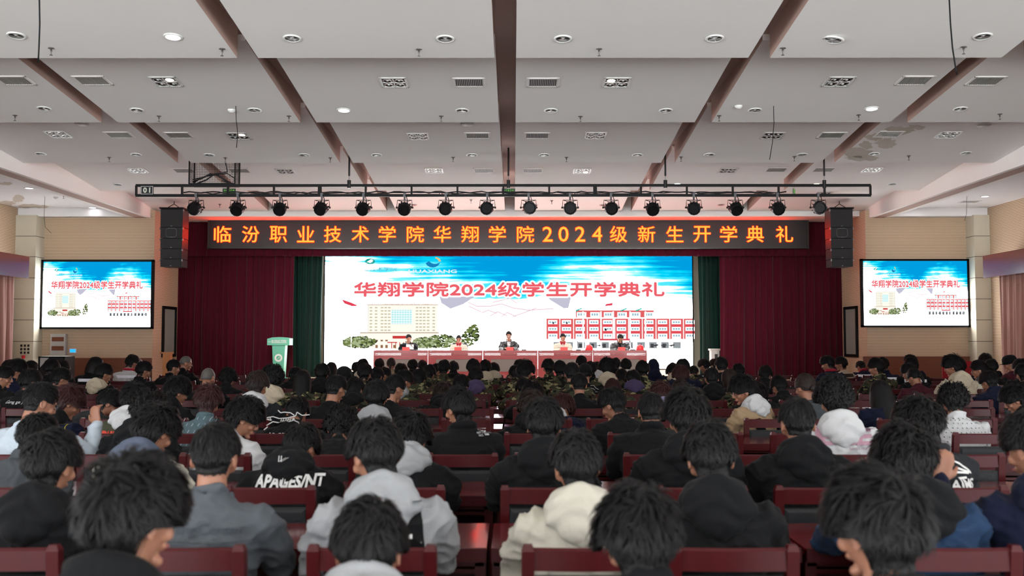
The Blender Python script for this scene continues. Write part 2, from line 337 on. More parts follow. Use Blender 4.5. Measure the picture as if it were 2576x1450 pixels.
# air vents
vf = MB()
for s in (-1, 1): vf.box((s*.2, 0, -.006), (.03, .33, .012)); vf.box((0, s*.15, -.006), (.43, .03, .012))
vf = vf.mesh('frame'); vb = MB().box((0, 0, -.001), (.39, .29, .002)).mesh('duct'); vsl = MB()
for i in range(16): vsl.box((-.178 + i*.0237, 0, -.006), (.009, .28, .008), Matrix.Rotation(.0, 4, 'Y'))
vsl = vsl.mesh('slats')
VENT = [(37,202),(232,202),(1180,207),(1366,207),(2301,202),(2480,203),(300,339),(450,340),(1201,341),(1351,341),(2092,340),(2236,337),(463,429),(602,429),(1217,429),(1340,429),(1953,427),(2072,427)]
for p, t, r, j, n, it in ordered(VENT):
    o = empty('air_vent', p); o.rotation_euler.x = t; tag(o, 'slatted rectangular air vent, %s %s' % (nth(j), rowname(r)), 'air vent', 'ceiling air vents')
    link('duct', vb, M_DARK, o); link('frame', vf, M_CEIL, o); link('slats', vsl, M_VENT, o)
p, t, r = ceil_point(2440, 507); o = empty('air_vent', p); tag(o, 'square air vent in right aisle ceiling behind a hanging wire', 'air vent', 'ceiling air vents')
link('duct', vb, M_DARK, o); link('frame', vf, M_CEIL, o); link('slats', vsl, M_VENT, o)
# sprinklers
M_SPR = mat('tarnished_brass', srgb(96, 92, 90), rough=.4, metal=.6); sk = MB().lathe([(.001, 0), (.034, 0), (.036, -.006), (.012, -.012), (.009, -.04), (.004, -.05), (.004, -.075), (.018, -.078), (.018, -.082), (.001, -.082)], 12).mesh('sprinkler', True)
SPR = [(129,121),(559,123),(1054,124),(1507,123),(1969,121),(2424,118),(38,290),(400,292),(727,292),(1110,292),(1460,293),(1809,291),(2160,289),(2515,287),
       (275,396),(567,397),(831,397),(1140,396),(1425,396),(1713,395),(1998,394),(2286,392),(1388,505),(1185,503),(553,514),(160,491),(2375,486)]
for p, t, r, j, n, it in ordered(SPR):
    o = link('sprinkler', sk, M_SPR); o.location = p
    tag(o, 'small metal sprinkler head, %s %s' % (nth(j), rowname(r)) if r != 99 else 'small sprinkler head in %s aisle ceiling' % ('left' if p.x < 0 else 'right'), 'sprinkler', 'ceiling sprinklers')
sd = MB().lathe([(.001, -.045), (.03, -.043), (.038, -.03), (.052, -.02), (.055, 0)], 20).mesh('smoke_detector', True)
for x, y, l in [(582, 276, 'left of the hanging wire'), (1858, 266, 'left of the hanging wire, right half'), (141, 496, 'in left aisle ceiling')]:
    p, t, r = ceil_point(x, y); o = link('smoke_detector', sd, M_WHITE); o.location = p; tag(o, 'white round smoke detector ' + l, 'smoke detector', 'smoke detectors')
def wire(name, pts, r, label, m=M_BLACK, cat='wire', group='hanging wires'):
    return tag(MB().tube(pts, r, 6).obj(name, m, sm=True), label, cat, group)
def hang(pp, r, label):
    p0, t, _ = ceil_point(*pp[0]) if pp[0][1] > 5 else (at(pp[0][0], pp[0][1], 9.7), 0, 0)
    pts = [p0] + [at(x, y, p0.y) for x, y in pp[1:]]
    wire('hanging_wire', pts, r, label)
q = on_plane(99, -40, Vector((0, 0, 4.98)), Vector((0, 0, 1))); wire('hanging_wire', [q] + [at(x, y, q.y) for x, y in [(99, 0), (100, 60), (98, 120), (96, 158)]], .007, 'thick dark wire hanging at the far left of the ceiling')
q = on_plane(2388, -40, Vector((0, 0, 4.98)), Vector((0, 0, 1))); wire('hanging_wire', [q] + [at(x, y, q.y) for x, y in [(2388, 0), (2391, 60), (2396, 120), (2404, 172), (2407, 188)]], .007, 'thick dark wire hanging at the far right of the ceiling')
hang([(593, 267), (594, 300), (598, 335), (595, 372)], .005, 'thin dark wire in front of second grille light')
hang([(1946, 267), (1947, 310), (1943, 360), (1936, 402)], .005, 'thin dark wire in front of fifth grille light')
hang([(113, 494), (111, 545), (114, 572), (129, 587)], .004, 'thin curved wire hanging by the left column')
hang([(2432, 494), (2432, 520), (2431, 540), (2426, 556)], .004, 'thin wire hanging in right aisle')
# water damage: patches where the paint has peeled off
def patch(px, label=None, zoff=-.004):
    P = [ceil_point(x, y) for x, y in px]; n = len(P); v = [p[0] + Vector((0, 0, zoff)) for p in P]; c = sum(v, Vector()) / n
    mb = MB(); mb.add([c] + v, [(0, 1+i, 1+(i+1) % n) for i in range(n)]); o = struct(mb.obj('ceiling_stain', M_PEEL)); return o
random.seed(3)
def blob(cx, cy, rx, ry, n=22, rag=.3):
    return [(cx + rx*(1+random.uniform(-rag, rag))*math.cos(2*PI*i/n), cy + ry*(1+random.uniform(-rag, rag))*math.sin(2*PI*i/n)) for i in range(n)]
for b in [(2160, 385, 34, 12), (2170, 397, 40, 7), (2230, 360, 26, 13), (2200, 345, 22, 9), (2262, 328, 36, 9), (2305, 320, 24, 6), (2180, 365, 16, 10)]: patch(blob(*b))
for b in [(15, 512, 22, 7), (45, 500, 14, 9), (70, 518, 26, 5), (105, 520, 16, 4), (14, 462, 16, 4)]: patch(blob(*b))

# ------------------------------------------------------------------ the stage front: fascia sign, drapes, speakers
def drape(name, x0, x1, y, z0, z1, folds, amp, m, label, cat='curtain', group=None, along='x', seed=0, gather=0.0):
    rnd = random.Random(seed); n = int(folds * 10); nz = 14; ph = [rnd.uniform(.6, 1.4) for _ in range(int(folds) + 2)]; acc = [0]
    for k in range(n): acc.append(acc[-1] + ph[min(int(acc[-1]), len(ph)-1)] / 10.0)
    sc = folds / acc[-1]; v = []; f = []
    for j in range(nz + 1):
        t = j / nz; z = z1 + (z0 - z1) * t
        for k in range(n + 1):
            u = k / n; a = acc[k] * sc; sway = .02 * math.sin(3*u*PI + 4*t) * t
            off = amp * (.55 + .45*t) * math.sin(2*PI*a) * (.7 + .3*math.sin(a*1.7 + seed)) + .3*amp*math.sin(4.3*PI*a + 2*t)
            p = x0 + (x1 - x0) * (u + gather * t * (u - .5)) + sway
            v.append((p, y + off, z) if along == 'x' else (y + off, p, z))
    for j in range(nz):
        for k in range(n): a = j*(n+1)+k; f.append((a, a+1, a+n+2, a+n+1))
    me = bpy.data.meshes.new(name); me.from_pydata(v, [], f); me.polygons.foreach_set('use_smooth', [True]*len(f)); me.update()
    o = link(name, me, m); s = o.modifiers.new('thick', 'SOLIDIFY'); s.thickness = .012; s.offset = 0
    return tag(o, label, cat, group)
X = lambda px, Y: at(px, 800, Y).x
Z = lambda py, Y, px=1288: at(px, py, Y).z
drape('stage_curtain', X(431, 26.35), X(738, 26.35), 26.35, .6, Z(630, 26.35), 17, .07, M_VELVET, 'burgundy velvet curtain drawn at the left of the stage', group='stage curtains', seed=1)
drape('stage_curtain', X(1812, 26.35), X(2133, 26.35), 26.35, .6, Z(630, 26.35), 17, .07, M_VELVET, 'burgundy velvet curtain drawn at the right of the stage', group='stage curtains', seed=2)
drape('stage_valance', X(428, 26.1), X(2136, 26.1), 26.1, Z(645, 26.1), zf - .0, 70, .035, M_VELVET, 'burgundy valance across the stage top behind the sign', 'valance', seed=3)
drape('wing_curtain', X(700, 27.3), X(811, 27.3), 27.3, .6, 4.3, 8, .09, M_GREEN, 'dark green wing curtain left of the stage screen', group='wing curtains', seed=4, gather=-.06)
drape('wing_curtain', X(1757, 27.3), X(1850, 27.3), 27.3, .6, 4.3, 7, .09, M_GREEN, 'dark green wing curtain right of the stage screen', group='wing curtains', seed=5, gather=-.1)
YB = 25.75
bw0, bw1, bz1, bz0 = X(522, YB), X(2035, YB), Z(554, YB), Z(624, YB)
sign = empty('led_sign', ((bw0+bw1)/2, YB, bz0)); tag(sign, 'long dark message sign with orange characters across the stage top', 'sign')
W2, H2 = bw1 - bw0, bz1 - bz0
MB().box((0, .06, H2/2), (W2, .12, H2)).obj('panel', mat('sign_face', srgb(26, 21, 21), rough=.5, bump=.3, bscale=120), sign)
fr = MB(); [fr.box((s*(W2/2), .05, H2/2), (.05, .16, H2 + .05)) for s in (-1, 1)]; [fr.box((0, .05, z), (W2, .16, .035)) for z in (0, H2)]
fr.obj('frame', mat('sign_frame', srgb(34, 33, 33), rough=.5), sign)
M_LEDT = emis('orange_led', (1.0, .026, .003, 1), 24.0); M_LEDR = emis('red_led', (1.0, .02, .004, 1), 1.5)
chars = list('临汾职业技术学院华翔学院') + ['2', '0', '2', '4'] + list('级新生开学典礼')
cpx = [557, 628, 698, 767, 835, 905, 973, 1044, 1112, 1182, 1251, 1322, 1378, 1418, 1460, 1503, 1557, 1628, 1699, 1768, 1835, 1902, 1976]
def bold_text(c, w, h, x, z, y, d):
    """a character thickened by laying slightly shifted copies over each other"""
    mb = MB(); me = fit_text(c, w - 2*d, h - 2*d, 0, 0, 0)
    for i, (ax, az) in enumerate([(0, 0), (-d, 0), (d, 0), (0, -d), (0, d), (-d*.7, -d*.7), (d*.7, d*.7), (-d*.7, d*.7), (d*.7, -d*.7)]): add_mesh(mb, me, 0, Matrix.Translation((x + ax, y - .0002*i, z + az)))
    return mb
for c, px in zip(chars, cpx):
    w = (25 if c.isdigit() else 43) * YB / F; h = (38 if c.isdigit() else 41) * YB / F; xx = X(px, YB) - (bw0+bw1)/2
    k = link('character', bold_text(c, w, h, xx, H2*.49, -.016, .003).mesh('character', fix=False), M_LEDT, sign); link('red_edge', bold_text(c, w + .03, h + .03, xx, H2*.49, -.006, .014).mesh('red_edge', fix=False), M_LEDR, k)

# the picture shown on all three screens, in unit coordinates (u right, v up)
def sky_mat():
    m = bpy.data.materials.new('screen_sky'); m.use_nodes = True; nt = m.node_tree; nt.nodes.clear(); N = nt.nodes.new; L = nt.links.new
    out = N('ShaderNodeOutputMaterial'); e = N('ShaderNodeEmission'); L(e.outputs[0], out.inputs[0])
    tc = N('ShaderNodeTexCoord'); sp = N('ShaderNodeSeparateXYZ'); L(tc.outputs['Object'], sp.inputs[0])
    def math_(op, a, b=None, c=None):
        n = N('ShaderNodeMath'); n.operation = op
        for i, x in enumerate((a, b, c)):
            if x is None: continue
            if isinstance(x, (int, float)): n.inputs[i].default_value = x
            else: L(x, n.inputs[i])
        return n.outputs[0]
    mp = N('ShaderNodeMapping'); mp.inputs['Scale'].default_value = (2.2, 1, 26); L(tc.outputs['Object'], mp.inputs[0])
    n1 = N('ShaderNodeTexNoise'); n1.inputs['Scale'].default_value = 1.6; n1.inputs['Detail'].default_value = 5; L(mp.outputs[0], n1.inputs[0])
    mp2 = N('ShaderNodeMapping'); mp2.inputs['Scale'].default_value = (5, 1, 6); L(tc.outputs['Object'], mp2.inputs[0])
    n2 = N('ShaderNodeTexNoise'); n2.inputs['Scale'].default_value = 1.7; n2.inputs['Detail'].default_value = 6; L(mp2.outputs[0], n2.inputs[0])
    u, v = sp.outputs[0], sp.outputs[2]
    # blue where v is high: a diagonal band from upper left down to the centre, a white arc over the right building
    arc = math_('SUBTRACT', 1.0, math_('MULTIPLY', math_('POWER', math_('ABSOLUTE', math_('SUBTRACT', u, .78)), 2.0), 5.0))
    lim = math_('MULTIPLY', arc, .80)
    lim = math_('MAXIMUM', lim, math_('ADD', .60, math_('MULTIPLY', math_('SUBTRACT', .45, u), .85)))
    d = math_('SUBTRACT', v, math_('MINIMUM', lim, .93))
    d = math_('ADD', math_('MULTIPLY', d, 6.0), math_('MULTIPLY', math_('SUBTRACT', n1.outputs[0], .5), 3.2))
    d = math_('ADD', d, math_('MULTIPLY', math_('SUBTRACT', .52, n2.outputs[0]), 2.6))
    ramp = N('ShaderNodeValToRGB'); L(math_('ADD', math_('MULTIPLY', d, .5), .45), ramp.inputs[0]); cr = ramp.color_ramp
    cr.elements[0].position = 0; cr.elements[0].color = (16, 15.6, 15.4, 1); cr.elements[1].position = 1; cr.elements[1].color = (.0, .30, .66, 1)
    for p, c in [(.2, (5.0, 5.4, 5.6, 1)), (.42, (.55, 1.0, 1.2, 1)), (.55, (.12, .78, .98, 1)), (.75, (.0, .60, .86, 1)), (.86, (.0, .50, .78, 1))]:
        x = cr.elements.new(p); x.color = c
    L(ramp.outputs[0], e.inputs[0]); e.inputs[1].default_value = 1.15; return m
SKY = sky_mat()
class Pic:
    def __init__(s): s.parts = []
    def part(s, name, col, st=1.0): mb = MB(); s.parts.append((name, mb, emis('screen_' + '%02x%02x%02x' % tuple(int(min(255, max(0, c))) for c in col), srgb(*col), st))); return mb
def quad(mb, u0, v0, u1, v1, y): mb.add([(u0, y, v0), (u1, y, v0), (u1, y, v1), (u0, y, v1)], [(0, 1, 2, 3)])
def poly(mb, pts, y): mb.add([(a, y, b) for a, b in pts], [tuple(range(len(pts)))])
pic = Pic(); rnd = random.Random(5)
U = lambda px: (px - 817) / 925.0
V = lambda py: (931 - py) / 312.0
m_ = pic.part('grey_peaks', (196, 196, 214)); poly(m_, [(U(1105), V(748)), (U(1196), V(748)), (U(1140), V(784)), (U(1110), V(765))], -.001); poly(m_, [(U(1372), V(748)), (U(1438), V(748)), (U(1430), V(778)), (U(1415), V(779))], -.001)
m_ = pic.part('clasped_hands', (253, 250, 252), 1.6); poly(m_, [(U(1125), V(782)), (U(1180), V(762)), (U(1230), V(752)), (U(1280), V(758)), (U(1370), V(748)), (U(1425), V(782)), (U(1340), V(790)), (U(1300), V(800)), (U(1240), V(800)), (U(1210), V(788))], -.0012)
m_ = pic.part('hand_outlines', (232, 190, 200))
for a in [[(1178, 762), (1200, 772), (1232, 772), (1262, 766)], [(1208, 790), (1228, 782), (1250, 790)], [(1230, 798), (1252, 786), (1275, 796)], [(1256, 802), (1276, 788), (1300, 799)], [(1262, 766), (1290, 776), (1330, 782), (1392, 778)], [(1180, 772), (1210, 786)], [(1290, 798), (1320, 788), (1350, 776)], [(1240, 762), (1282, 752), (1300, 764)]]:
    for p, q in zip(a, a[1:]): poly(m_, [(U(p[0]), V(p[1])), (U(q[0]), V(q[1])), (U(q[0]), V(q[1] + 2)), (U(p[0]), V(p[1] + 2))], -.0014)
# left building
m_ = pic.part('cream_building', (255, 249, 236), 1.05); quad(m_, U(926), V(838), U(1101), V(768), -.0016); quad(m_, U(905), V(880), U(1105), V(838), -.0016); quad(m_, U(985), V(884), U(1040), V(850), -.0017)
m_ = pic.part('building_cornice', (196, 170, 150)); quad(m_, U(922), V(770), U(1106), V(767.5), -.0018); quad(m_, U(906), V(841.5), U(1104), V(839), -.0018); quad(m_, U(925), V(838), U(926.5), V(768), -.0018)
m_ = pic.part('building_windows', (200, 192, 166))
for r_ in range(8):
    for c0, nn in ((930, 1), (943, 1), (958, 3), (1046, 3), (1074, 1), (1088, 1)):
        for i in range(nn): quad(m_, U(c0 + i*9), V(778 + r_*8.2), U(c0 + i*9 + 6.5), V(775 + r_*8.2), -.002)
m_ = pic.part('glass_front', (190, 238, 240)); quad(m_, U(984), V(818), U(1036), V(782), -.002)
m_ = pic.part('glass_mullions', (252, 254, 254), 1.2); [quad(m_, U(984 + i*6.5), V(818), U(984.9 + i*6.5), V(782), -.0022) for i in range(9)]; [quad(m_, U(984), V(786 + i*6), U(1036), V(785 + i*6), -.0022) for i in range(6)]
m_ = pic.part('portico', (202, 60, 60)); quad(m_, U(988), V(855), U(1030), V(848), -.0024); quad(m_, U(975), V(866), U(1000), V(863.5), -.0024); [quad(m_, U(985 + i*10), V(880), U(987 + i*10), V(864), -.0024) for i in range(6)]
m_ = pic.part('doors', (150, 110, 80)); [quad(m_, U(x), V(879), U(x+6), V(871), -.0025) for x in (945, 958, 970, 990, 1012, 1030)]; [quad(m_, U(x), V(862), U(x+6), V(858), -.0025) for x in (945, 958, 970, 1040, 1052, 1066)]
# trees
def tree(mb, cx, cy, rx, ry, n, y, cone=False):
    for _ in range(n):
        a = rnd.uniform(0, 2*PI); r = math.sqrt(rnd.random()); x = cx + rx*r*math.cos(a); z = cy + ry*r*math.sin(a)
        if cone: x = cx + (x - cx) * (.35 + .65 * (z - cy + ry) / (2*ry)) + (z - cy) * -.35
        s = rnd.uniform(1.5, 4.0); poly(mb, [(U(x + s*math.cos(q + a)*1.3), V(z + s*.8*math.sin(q + a))) for q in (0, 1.3, 2.4, 3.6, 5.0)], y - rnd.random()*.0006)
T_ = [(905, 864, 42, 15, 170), (1066, 866, 26, 14, 120), (1112, 862, 36, 17, 170), (888, 862, 20, 12, 60)]
a_, b_, c_ = pic.part('trees_dark', (52, 62, 40)), pic.part('trees_green', (112, 128, 72)), pic.part('trees_light', (168, 182, 140))
for t_ in T_:
    tree(a_, *t_[:4], t_[4], -.0028); tree(b_, *t_[:4], t_[4]//2, -.0034); tree(c_, *t_[:4], t_[4]//5, -.004)
tree(a_, 1184, 846, 30, 27, 170, -.0028, True); tree(b_, 1184, 846, 30, 27, 70, -.0034, True)
m_ = pic.part('flagpoles', (250, 250, 250), 1.3); [quad(m_, U(x), V(882), U(x+2.5), V(845), -.0045) for x in (861, 883)]
m_ = pic.part('red_flags', (226, 70, 90)); poly(m_, [(U(859), V(755)), (U(880), V(762)), (U(903), V(772)), (U(885), V(773)), (U(866), V(766))], -.003); poly(m_, [(U(836), V(766)), (U(847), V(773)), (U(843), V(773))], -.003); poly(m_, [(U(1524), V(767)), (U(1542), V(764)), (U(1541), V(771)), (U(1522), V(773))], -.003)
# right building: facade seen slightly from the left
def rb(x, y): return (U(x), V(y + max(0, (1450 - x)) * .02))
wall_, win_, whi_, pan_ = pic.part('red_facade', (226, 98, 100)), pic.part('facade_windows', (150, 190, 204)), pic.part('white_columns', (255, 252, 252), 1.5), pic.part('facade_panels', (226, 78, 88))
quad(wall_, U(1448), V(801), U(1645), V(783), -.002); quad(wall_, U(1372), V(856), U(1742), V(804), -.002)
quad(whi_, U(1345), V(804.5), U(1742), V(801), -.0026); quad(whi_, U(1340), V(864), U(1742), V(856), -.0026)
for i in range(6):
    x = 1454 + i*34; quad(whi_, U(x - 3), V(801), U(x + 21), V(788), -.0026); [quad(win_, U(x + k*6), V(797), U(x + k*6 + 4.5), V(791), -.003) for k in range(3)]
for i in range(11):
    x = 1382 + i*34.5
    quad(whi_, U(x - 3), V(856), U(x + 20), V(808), -.0026)
    for r_ in range(3):
        [quad(win_, U(x + k*6.3), V(816 + r_*17), U(x + k*6.3 + 4.6), V(811 + r_*17), -.003) for k in range(3)]
        if r_ < 2: quad(pan_, U(x - 3), V(825.5 + r_*17), U(x + 20), V(818.5 + r_*17), -.003)
    quad(whi_, U(x - 9), V(858), U(x - 7), V(804), -.0035)
for x in (1465, 1510, 1541, 1583, 1622): quad(whi_, U(x), V(886), U(x + 3.5), V(786), -.004)
d_ = pic.part('dark_window', (30, 34, 38)); quad(d_, U(1390), V(818), U(1394), V(813.5), -.0036); quad(d_, U(1424), V(818), U(1428), V(813.5), -.0036); quad(d_, U(1521), V(835), U(1526), V(830), -.0036)
m_ = pic.part('arcade_shade', (150, 156, 160)); [quad(m_, U(1392 + i*30), V(880), U(1412 + i*30), V(864), -.003) for i in range(11)]
for _ in range(60):
    x, y = rnd.uniform(1640, 1720), rnd.uniform(866, 896); quad(m_, U(x), V(y + .8), U(x + rnd.uniform(6, 24)), V(y), -.0032)
m_ = pic.part('arcade_dark', (70, 70, 74)); [quad(m_, U(1396 + i*30), V(878), U(1404 + i*30), V(868), -.0034) for i in range(10)]; [poly(m_, [(U(x), V(872)), (U(x + 14), V(869)), (U(x + 17), V(872)), (U(x + 8), V(875))], -.0036) for x in (1470, 1500, 1640, 1660, 1680)]
m_ = pic.part('entrance_sign', (214, 60, 80)); quad(m_, U(1508), V(859.5), U(1584), V(855.5), -.0042)
m_ = pic.part('roof_flags', (60, 190, 170)); [poly(m_, [(U(x), V(783)), (U(x + 16), V(777)), (U(x + 18), V(780)), (U(x + 3), V(786))], -.003) for x in (1447, 1560, 1598)]
# logos and writing
m_ = pic.part('teal_logo', (30, 160, 150)); poly(m_, [(U(930 + 12.5*math.cos(a*PI/12)), V(658.5 + 7.5*math.sin(a*PI/12))) for a in range(24)], -.002)
m_ = pic.part('logo_white', (255, 255, 255), 1.3); poly(m_, [(U(921), V(661)), (U(932), V(653)), (U(939), V(655)), (U(934), V(658)), (U(938), V(659)), (U(930), V(663)), (U(926), V(661))], -.0024)
m_ = pic.part('blue_crescent', (24, 130, 190)); poly(m_, [(U(1088 + 18*math.cos(a)), V(660 + 14*math.sin(a))) for a in [2.9 - .2*i for i in range(0, 13)]] + [(U(1094 + 15*math.cos(a)), V(655 + 10*math.sin(a))) for a in [.5 + .2*i for i in range(0, 13)]], -.002)
m_ = pic.part('orange_crescent', (236, 190, 120)); poly(m_, [(U(1092 + 17*math.cos(a)), V(660 + 13*math.sin(a))) for a in [-1.3 + .15*i for i in range(9)]] + [(U(1090 + 13*math.cos(a)), V(660 + 10*math.sin(a))) for a in [-.1 - .15*i for i in range(9)]], -.0022)
add_mesh(pic.part('teal_writing', (90, 170, 186)), fit_text('临汾职业技术学院', 138/925, 11/312, U(929), V(678), -.002))
add_mesh(pic.part('pale_writing', (226, 232, 236), 1.1), fit_text('HUAXIANG', 122/925, 9/312, U(1088), V(684), -.002, bold=.02))
add_mesh(pic.part('roof_writing', (214, 70, 70)), fit_text('临汾职业技术学院', 108/925, 6/312, U(1022), V(765.5), -.003, bold=.01))
tmh = pic.part('title_halo', (255, 252, 252), 1.6); tmt = pic.part('title', (238, 98, 108))
tme = fit_text('华翔学院2024级学生开学典礼', 780/925, 35/312, U(1281), V(730), 0)
for i in range(12): add_mesh(tmh, tme, 0, Matrix.Translation((.0045*math.cos(i*PI/6), -.005, .018*math.sin(i*PI/6))))
for i, (ax, az) in enumerate([(0, 0), (.0014, 0), (-.0014, 0), (0, .005), (0, -.005)]): add_mesh(tmt, tme, 0, Matrix.Translation((ax, -.006, az)))
pm = MB(); pmats = [SKY]; pm.add([(0, 0, 0), (1, 0, 0), (1, 0, 1), (0, 0, 1)], [(0, 1, 2, 3)])
for n, mb, m in pic.parts: pmats.append(m); pm.add([(x, y*4, z) for x, y, z in mb.v], mb.f, None, len(pmats) - 1)
PICM = pm.mesh('picture', fix=False)
def screen(name, x0, x1, z0, z1, Y, label, bez, thick=.08):
    o = empty(name, (x0, Y, z0)); w, h = x1 - x0, z1 - z0; tag(o, label, 'screen', 'video screens')
    MB().box((w/2, thick/2 + .002, h/2), (w, thick, h)).obj('panel', M_BLACKP, o)
    b = MB(); [b.box((x, thick/2 - .01, h/2), (bez, thick + .03, h + 2*bez)) for x in (-bez/2, w + bez/2)]; [b.box((w/2, thick/2 - .01, z), (w + 2*bez, thick + .03, bez)) for z in (-bez/2, h + bez/2)]
    b.obj('bezel', M_BLACK, o)
    S = Matrix.Diagonal((w, 1, h, 1)); link('picture', PICM, pmats, o, S)
    return o
YS = 28.4
o = screen('stage_screen', X(817, YS), X(1742, YS), Z(928, YS), Z(619, YS), YS, 'huge bright video wall at the back of the stage', .03)
ww_ = X(1742, YS) - X(817, YS); hh_ = Z(928, YS) - .6; MB().box((ww_/2, .1, -hh_/2), (ww_, .18, hh_)).obj('plinth', M_WHITE, o)
YW = 24.38
screen('side_screen', at(109, 700, YW).x, at(381, 700, YW).x, Z(823, YW, 240), Z(659, YW, 240), YW, 'video screen on the front wall left of the stage', .05)
screen('side_screen', at(2171, 700, YW).x, at(2433, 700, YW).x, Z(819, YW, 2300), Z(657, YW, 2300), YW, 'video screen on the front wall right of the stage', .05)

# side walls: wainscot, columns, pelmets, drapes
def bxw(name, x0, x1, y0, y1, z0, z1, m, label=None, cat=None, group=None, kind=None, parent=None):
    o = MB().box(((x0+x1)/2, (y0+y1)/2, (z0+z1)/2), (abs(x1-x0), abs(y1-y0), abs(z1-z0))).obj(name, m, parent); return tag(o, label, cat, group, kind)
bxw('trim_2', at(166, 900, 24.46).x, at(381, 900, 24.46).x, 24.44, 24.5, 0, Z(901, 24.46, 270), M_WAINS, kind='structure')
bxw('trim_3', at(381, 900, 24.46).x, -8.885, 24.46, 24.5, 0, Z(922, 24.46, 400), M_WAINS, kind='structure')
bxw('trim_4', at(2172, 900, 24.46).x, at(2443, 900, 24.46).x, 24.44, 24.5, 0, Z(897, 24.46, 2300), M_WAINS, kind='structure')
bxw('trim_5', 8.695, at(2172, 900, 24.46).x, 24.46, 24.5, 0, Z(918, 24.46, 2150), M_WAINS, kind='structure')
for s, x0, x1 in ((-1, -12.1, -11.6), (1, 11.17, 11.55)):
    bxw('column', x0, x1, 24.06, 24.5, 0, 4.65, M_COLUMN, 'square cream stone column by the %s end of the front wall' % ('left' if s < 0 else 'right'), 'column', 'stone columns')
    for py in (595, 647, 700, 753, 806, 860):
        z = Z(py, 24.06, 70); bxw('trim_joint', x0 - .002, x1 + .002, 24.055, 24.5, z, z + .012, M_JOINT, kind='structure')
for s in (-1, 1):
    xf, xb = (-11.28, -12.1) if s < 0 else (10.85, 11.55); ye = 23.1 if s < 0 else 22.97
    zt, zb = at(67, 646, 23.1).z, at(67, 701, 23.1).z; nm = 'left' if s < 0 else 'right'
    bxw('curtain_pelmet', xf, xb, 4, ye, zb, zt, M_VALBOX, 'reddish brown wooden pelmet box along the %s wall' % nm, 'pelmet', 'curtain pelmets')
    drape('window_curtain', ye - .15, 9, xf + s*.3, .15, zb, 46, .07, M_DRAPE, 'brown pleated window curtain along the %s wall' % nm, group='window curtains', along='y', seed=8 + s)
# wall fittings at the left
o = empty('distribution_cabinet', (at(149, 870, 24.44).x, 24.44, Z(895, 24.44, 149))); tag(o, 'grey wall cabinet with two brown wood-grain windows below left screen', 'wall cabinet')
w, h = 38*24.44/F, 54*24.44/F; MB().box((0, -.03, h/2), (w, .1, h)).obj('body', M_VENT, o)
for z in (.3, .72): MB().box((0, -.085, h*z + .02), (w*.78, .012, h*.2)).obj('window', M_WAINS, o)
o = empty('thermostat', (at(183, 883, 24.44).x, 24.46, Z(883, 24.44, 183))); tag(o, 'small wall controller with glowing blue display', 'wall controller')
MB().box((0, 0, 0), (.17, .04, .11)).obj('body', M_WHITE, o); MB().box((0, -.022, 0), (.13, .006, .075)).obj('display', emis('blue_display', (.02, .35, 1, 1), 1.5), o)
o = empty('switch_panel', (at(61, 879, 24.0).x, 24.04, Z(879, 24.0, 59))); tag(o, 'white panel of nine dark switches on the left column', 'switch panel')
MB().box((0, 0, 0), (.27, .02, .27)).obj('plate', M_COLUMN, o)
for i in range(9): MB().box(((i % 3 - 1)*.085, -.014, (i//3 - 1)*.085), (.048, .012, .055)).obj('switch', M_DARK, o)
o = tag(MB().lathe([(.001, 0), (.032, 0), (.045, .08), (.04, .08), (.03, .01), (.001, .01)], 16).obj('red_cup', mat('red_plastic', srgb(190, 20, 44), rough=.3)), 'small red cup on the ledge below the switch panel', 'cup'); o.location = (at(57, 903, 23.9).x, 23.93, Z(903, 23.9, 57))
bxw('wall_ledge', -12.1, at(88, 905, 23.9).x, 23.8, 24.06, 0, Z(903, 23.9, 57), M_COLUMN, 'low cream ledge under the switch panel', 'ledge')
o = empty('equipment_rack', (at(132, 930, 22).x, 22.2, 0)); tag(o, 'black equipment rack standing below the wall cabinet', 'equipment rack')
hh = Z(897, 22, 132); MB().box((0, 0, hh/2), (.58, .5, hh)).obj('body', M_BLACKP, o)
r_ = MB(); [r_.box((s*.275, -.255, hh/2), (.03, .02, hh)) for s in (-1, 1)]; r_.box((0, -.255, hh - .015), (.58, .02, .03)); r_.obj('frame', M_BLACK, o)
MB().plate([(-.25, hh - .02), (-.05, hh - .02), (-.25, hh - .24)], -.26, -.25).obj('corner_sheet', M_VENT, o)
for s in (-1, 1):
    xx = -8.88 if s < 0 else 8.69; o = empty('glass_booth_window', (xx, 25.6, Z(895, 25.6, 420))); nm = 'left' if s < 0 else 'right'; hh = Z(775, 25.6, 420) - Z(895, 25.6, 420)
    tag(o, 'black framed window on the return wall beside the %s stage curtain' % nm, 'window', 'side windows')
    b = MB(); k = -s
    for z in (0, hh): b.box((k*.03, 0, z), (.05, .9, .07))
    for y in (-.45, .45): b.box((k*.03, y, hh/2), (.05, .07, hh + .07))
    b.obj('frame', M_BLACK, o); MB().box((k*.01, 0, hh/2), (.015, .84, hh)).obj('pane', mat('pale_glass', srgb(150, 156, 150), rough=.15), o)
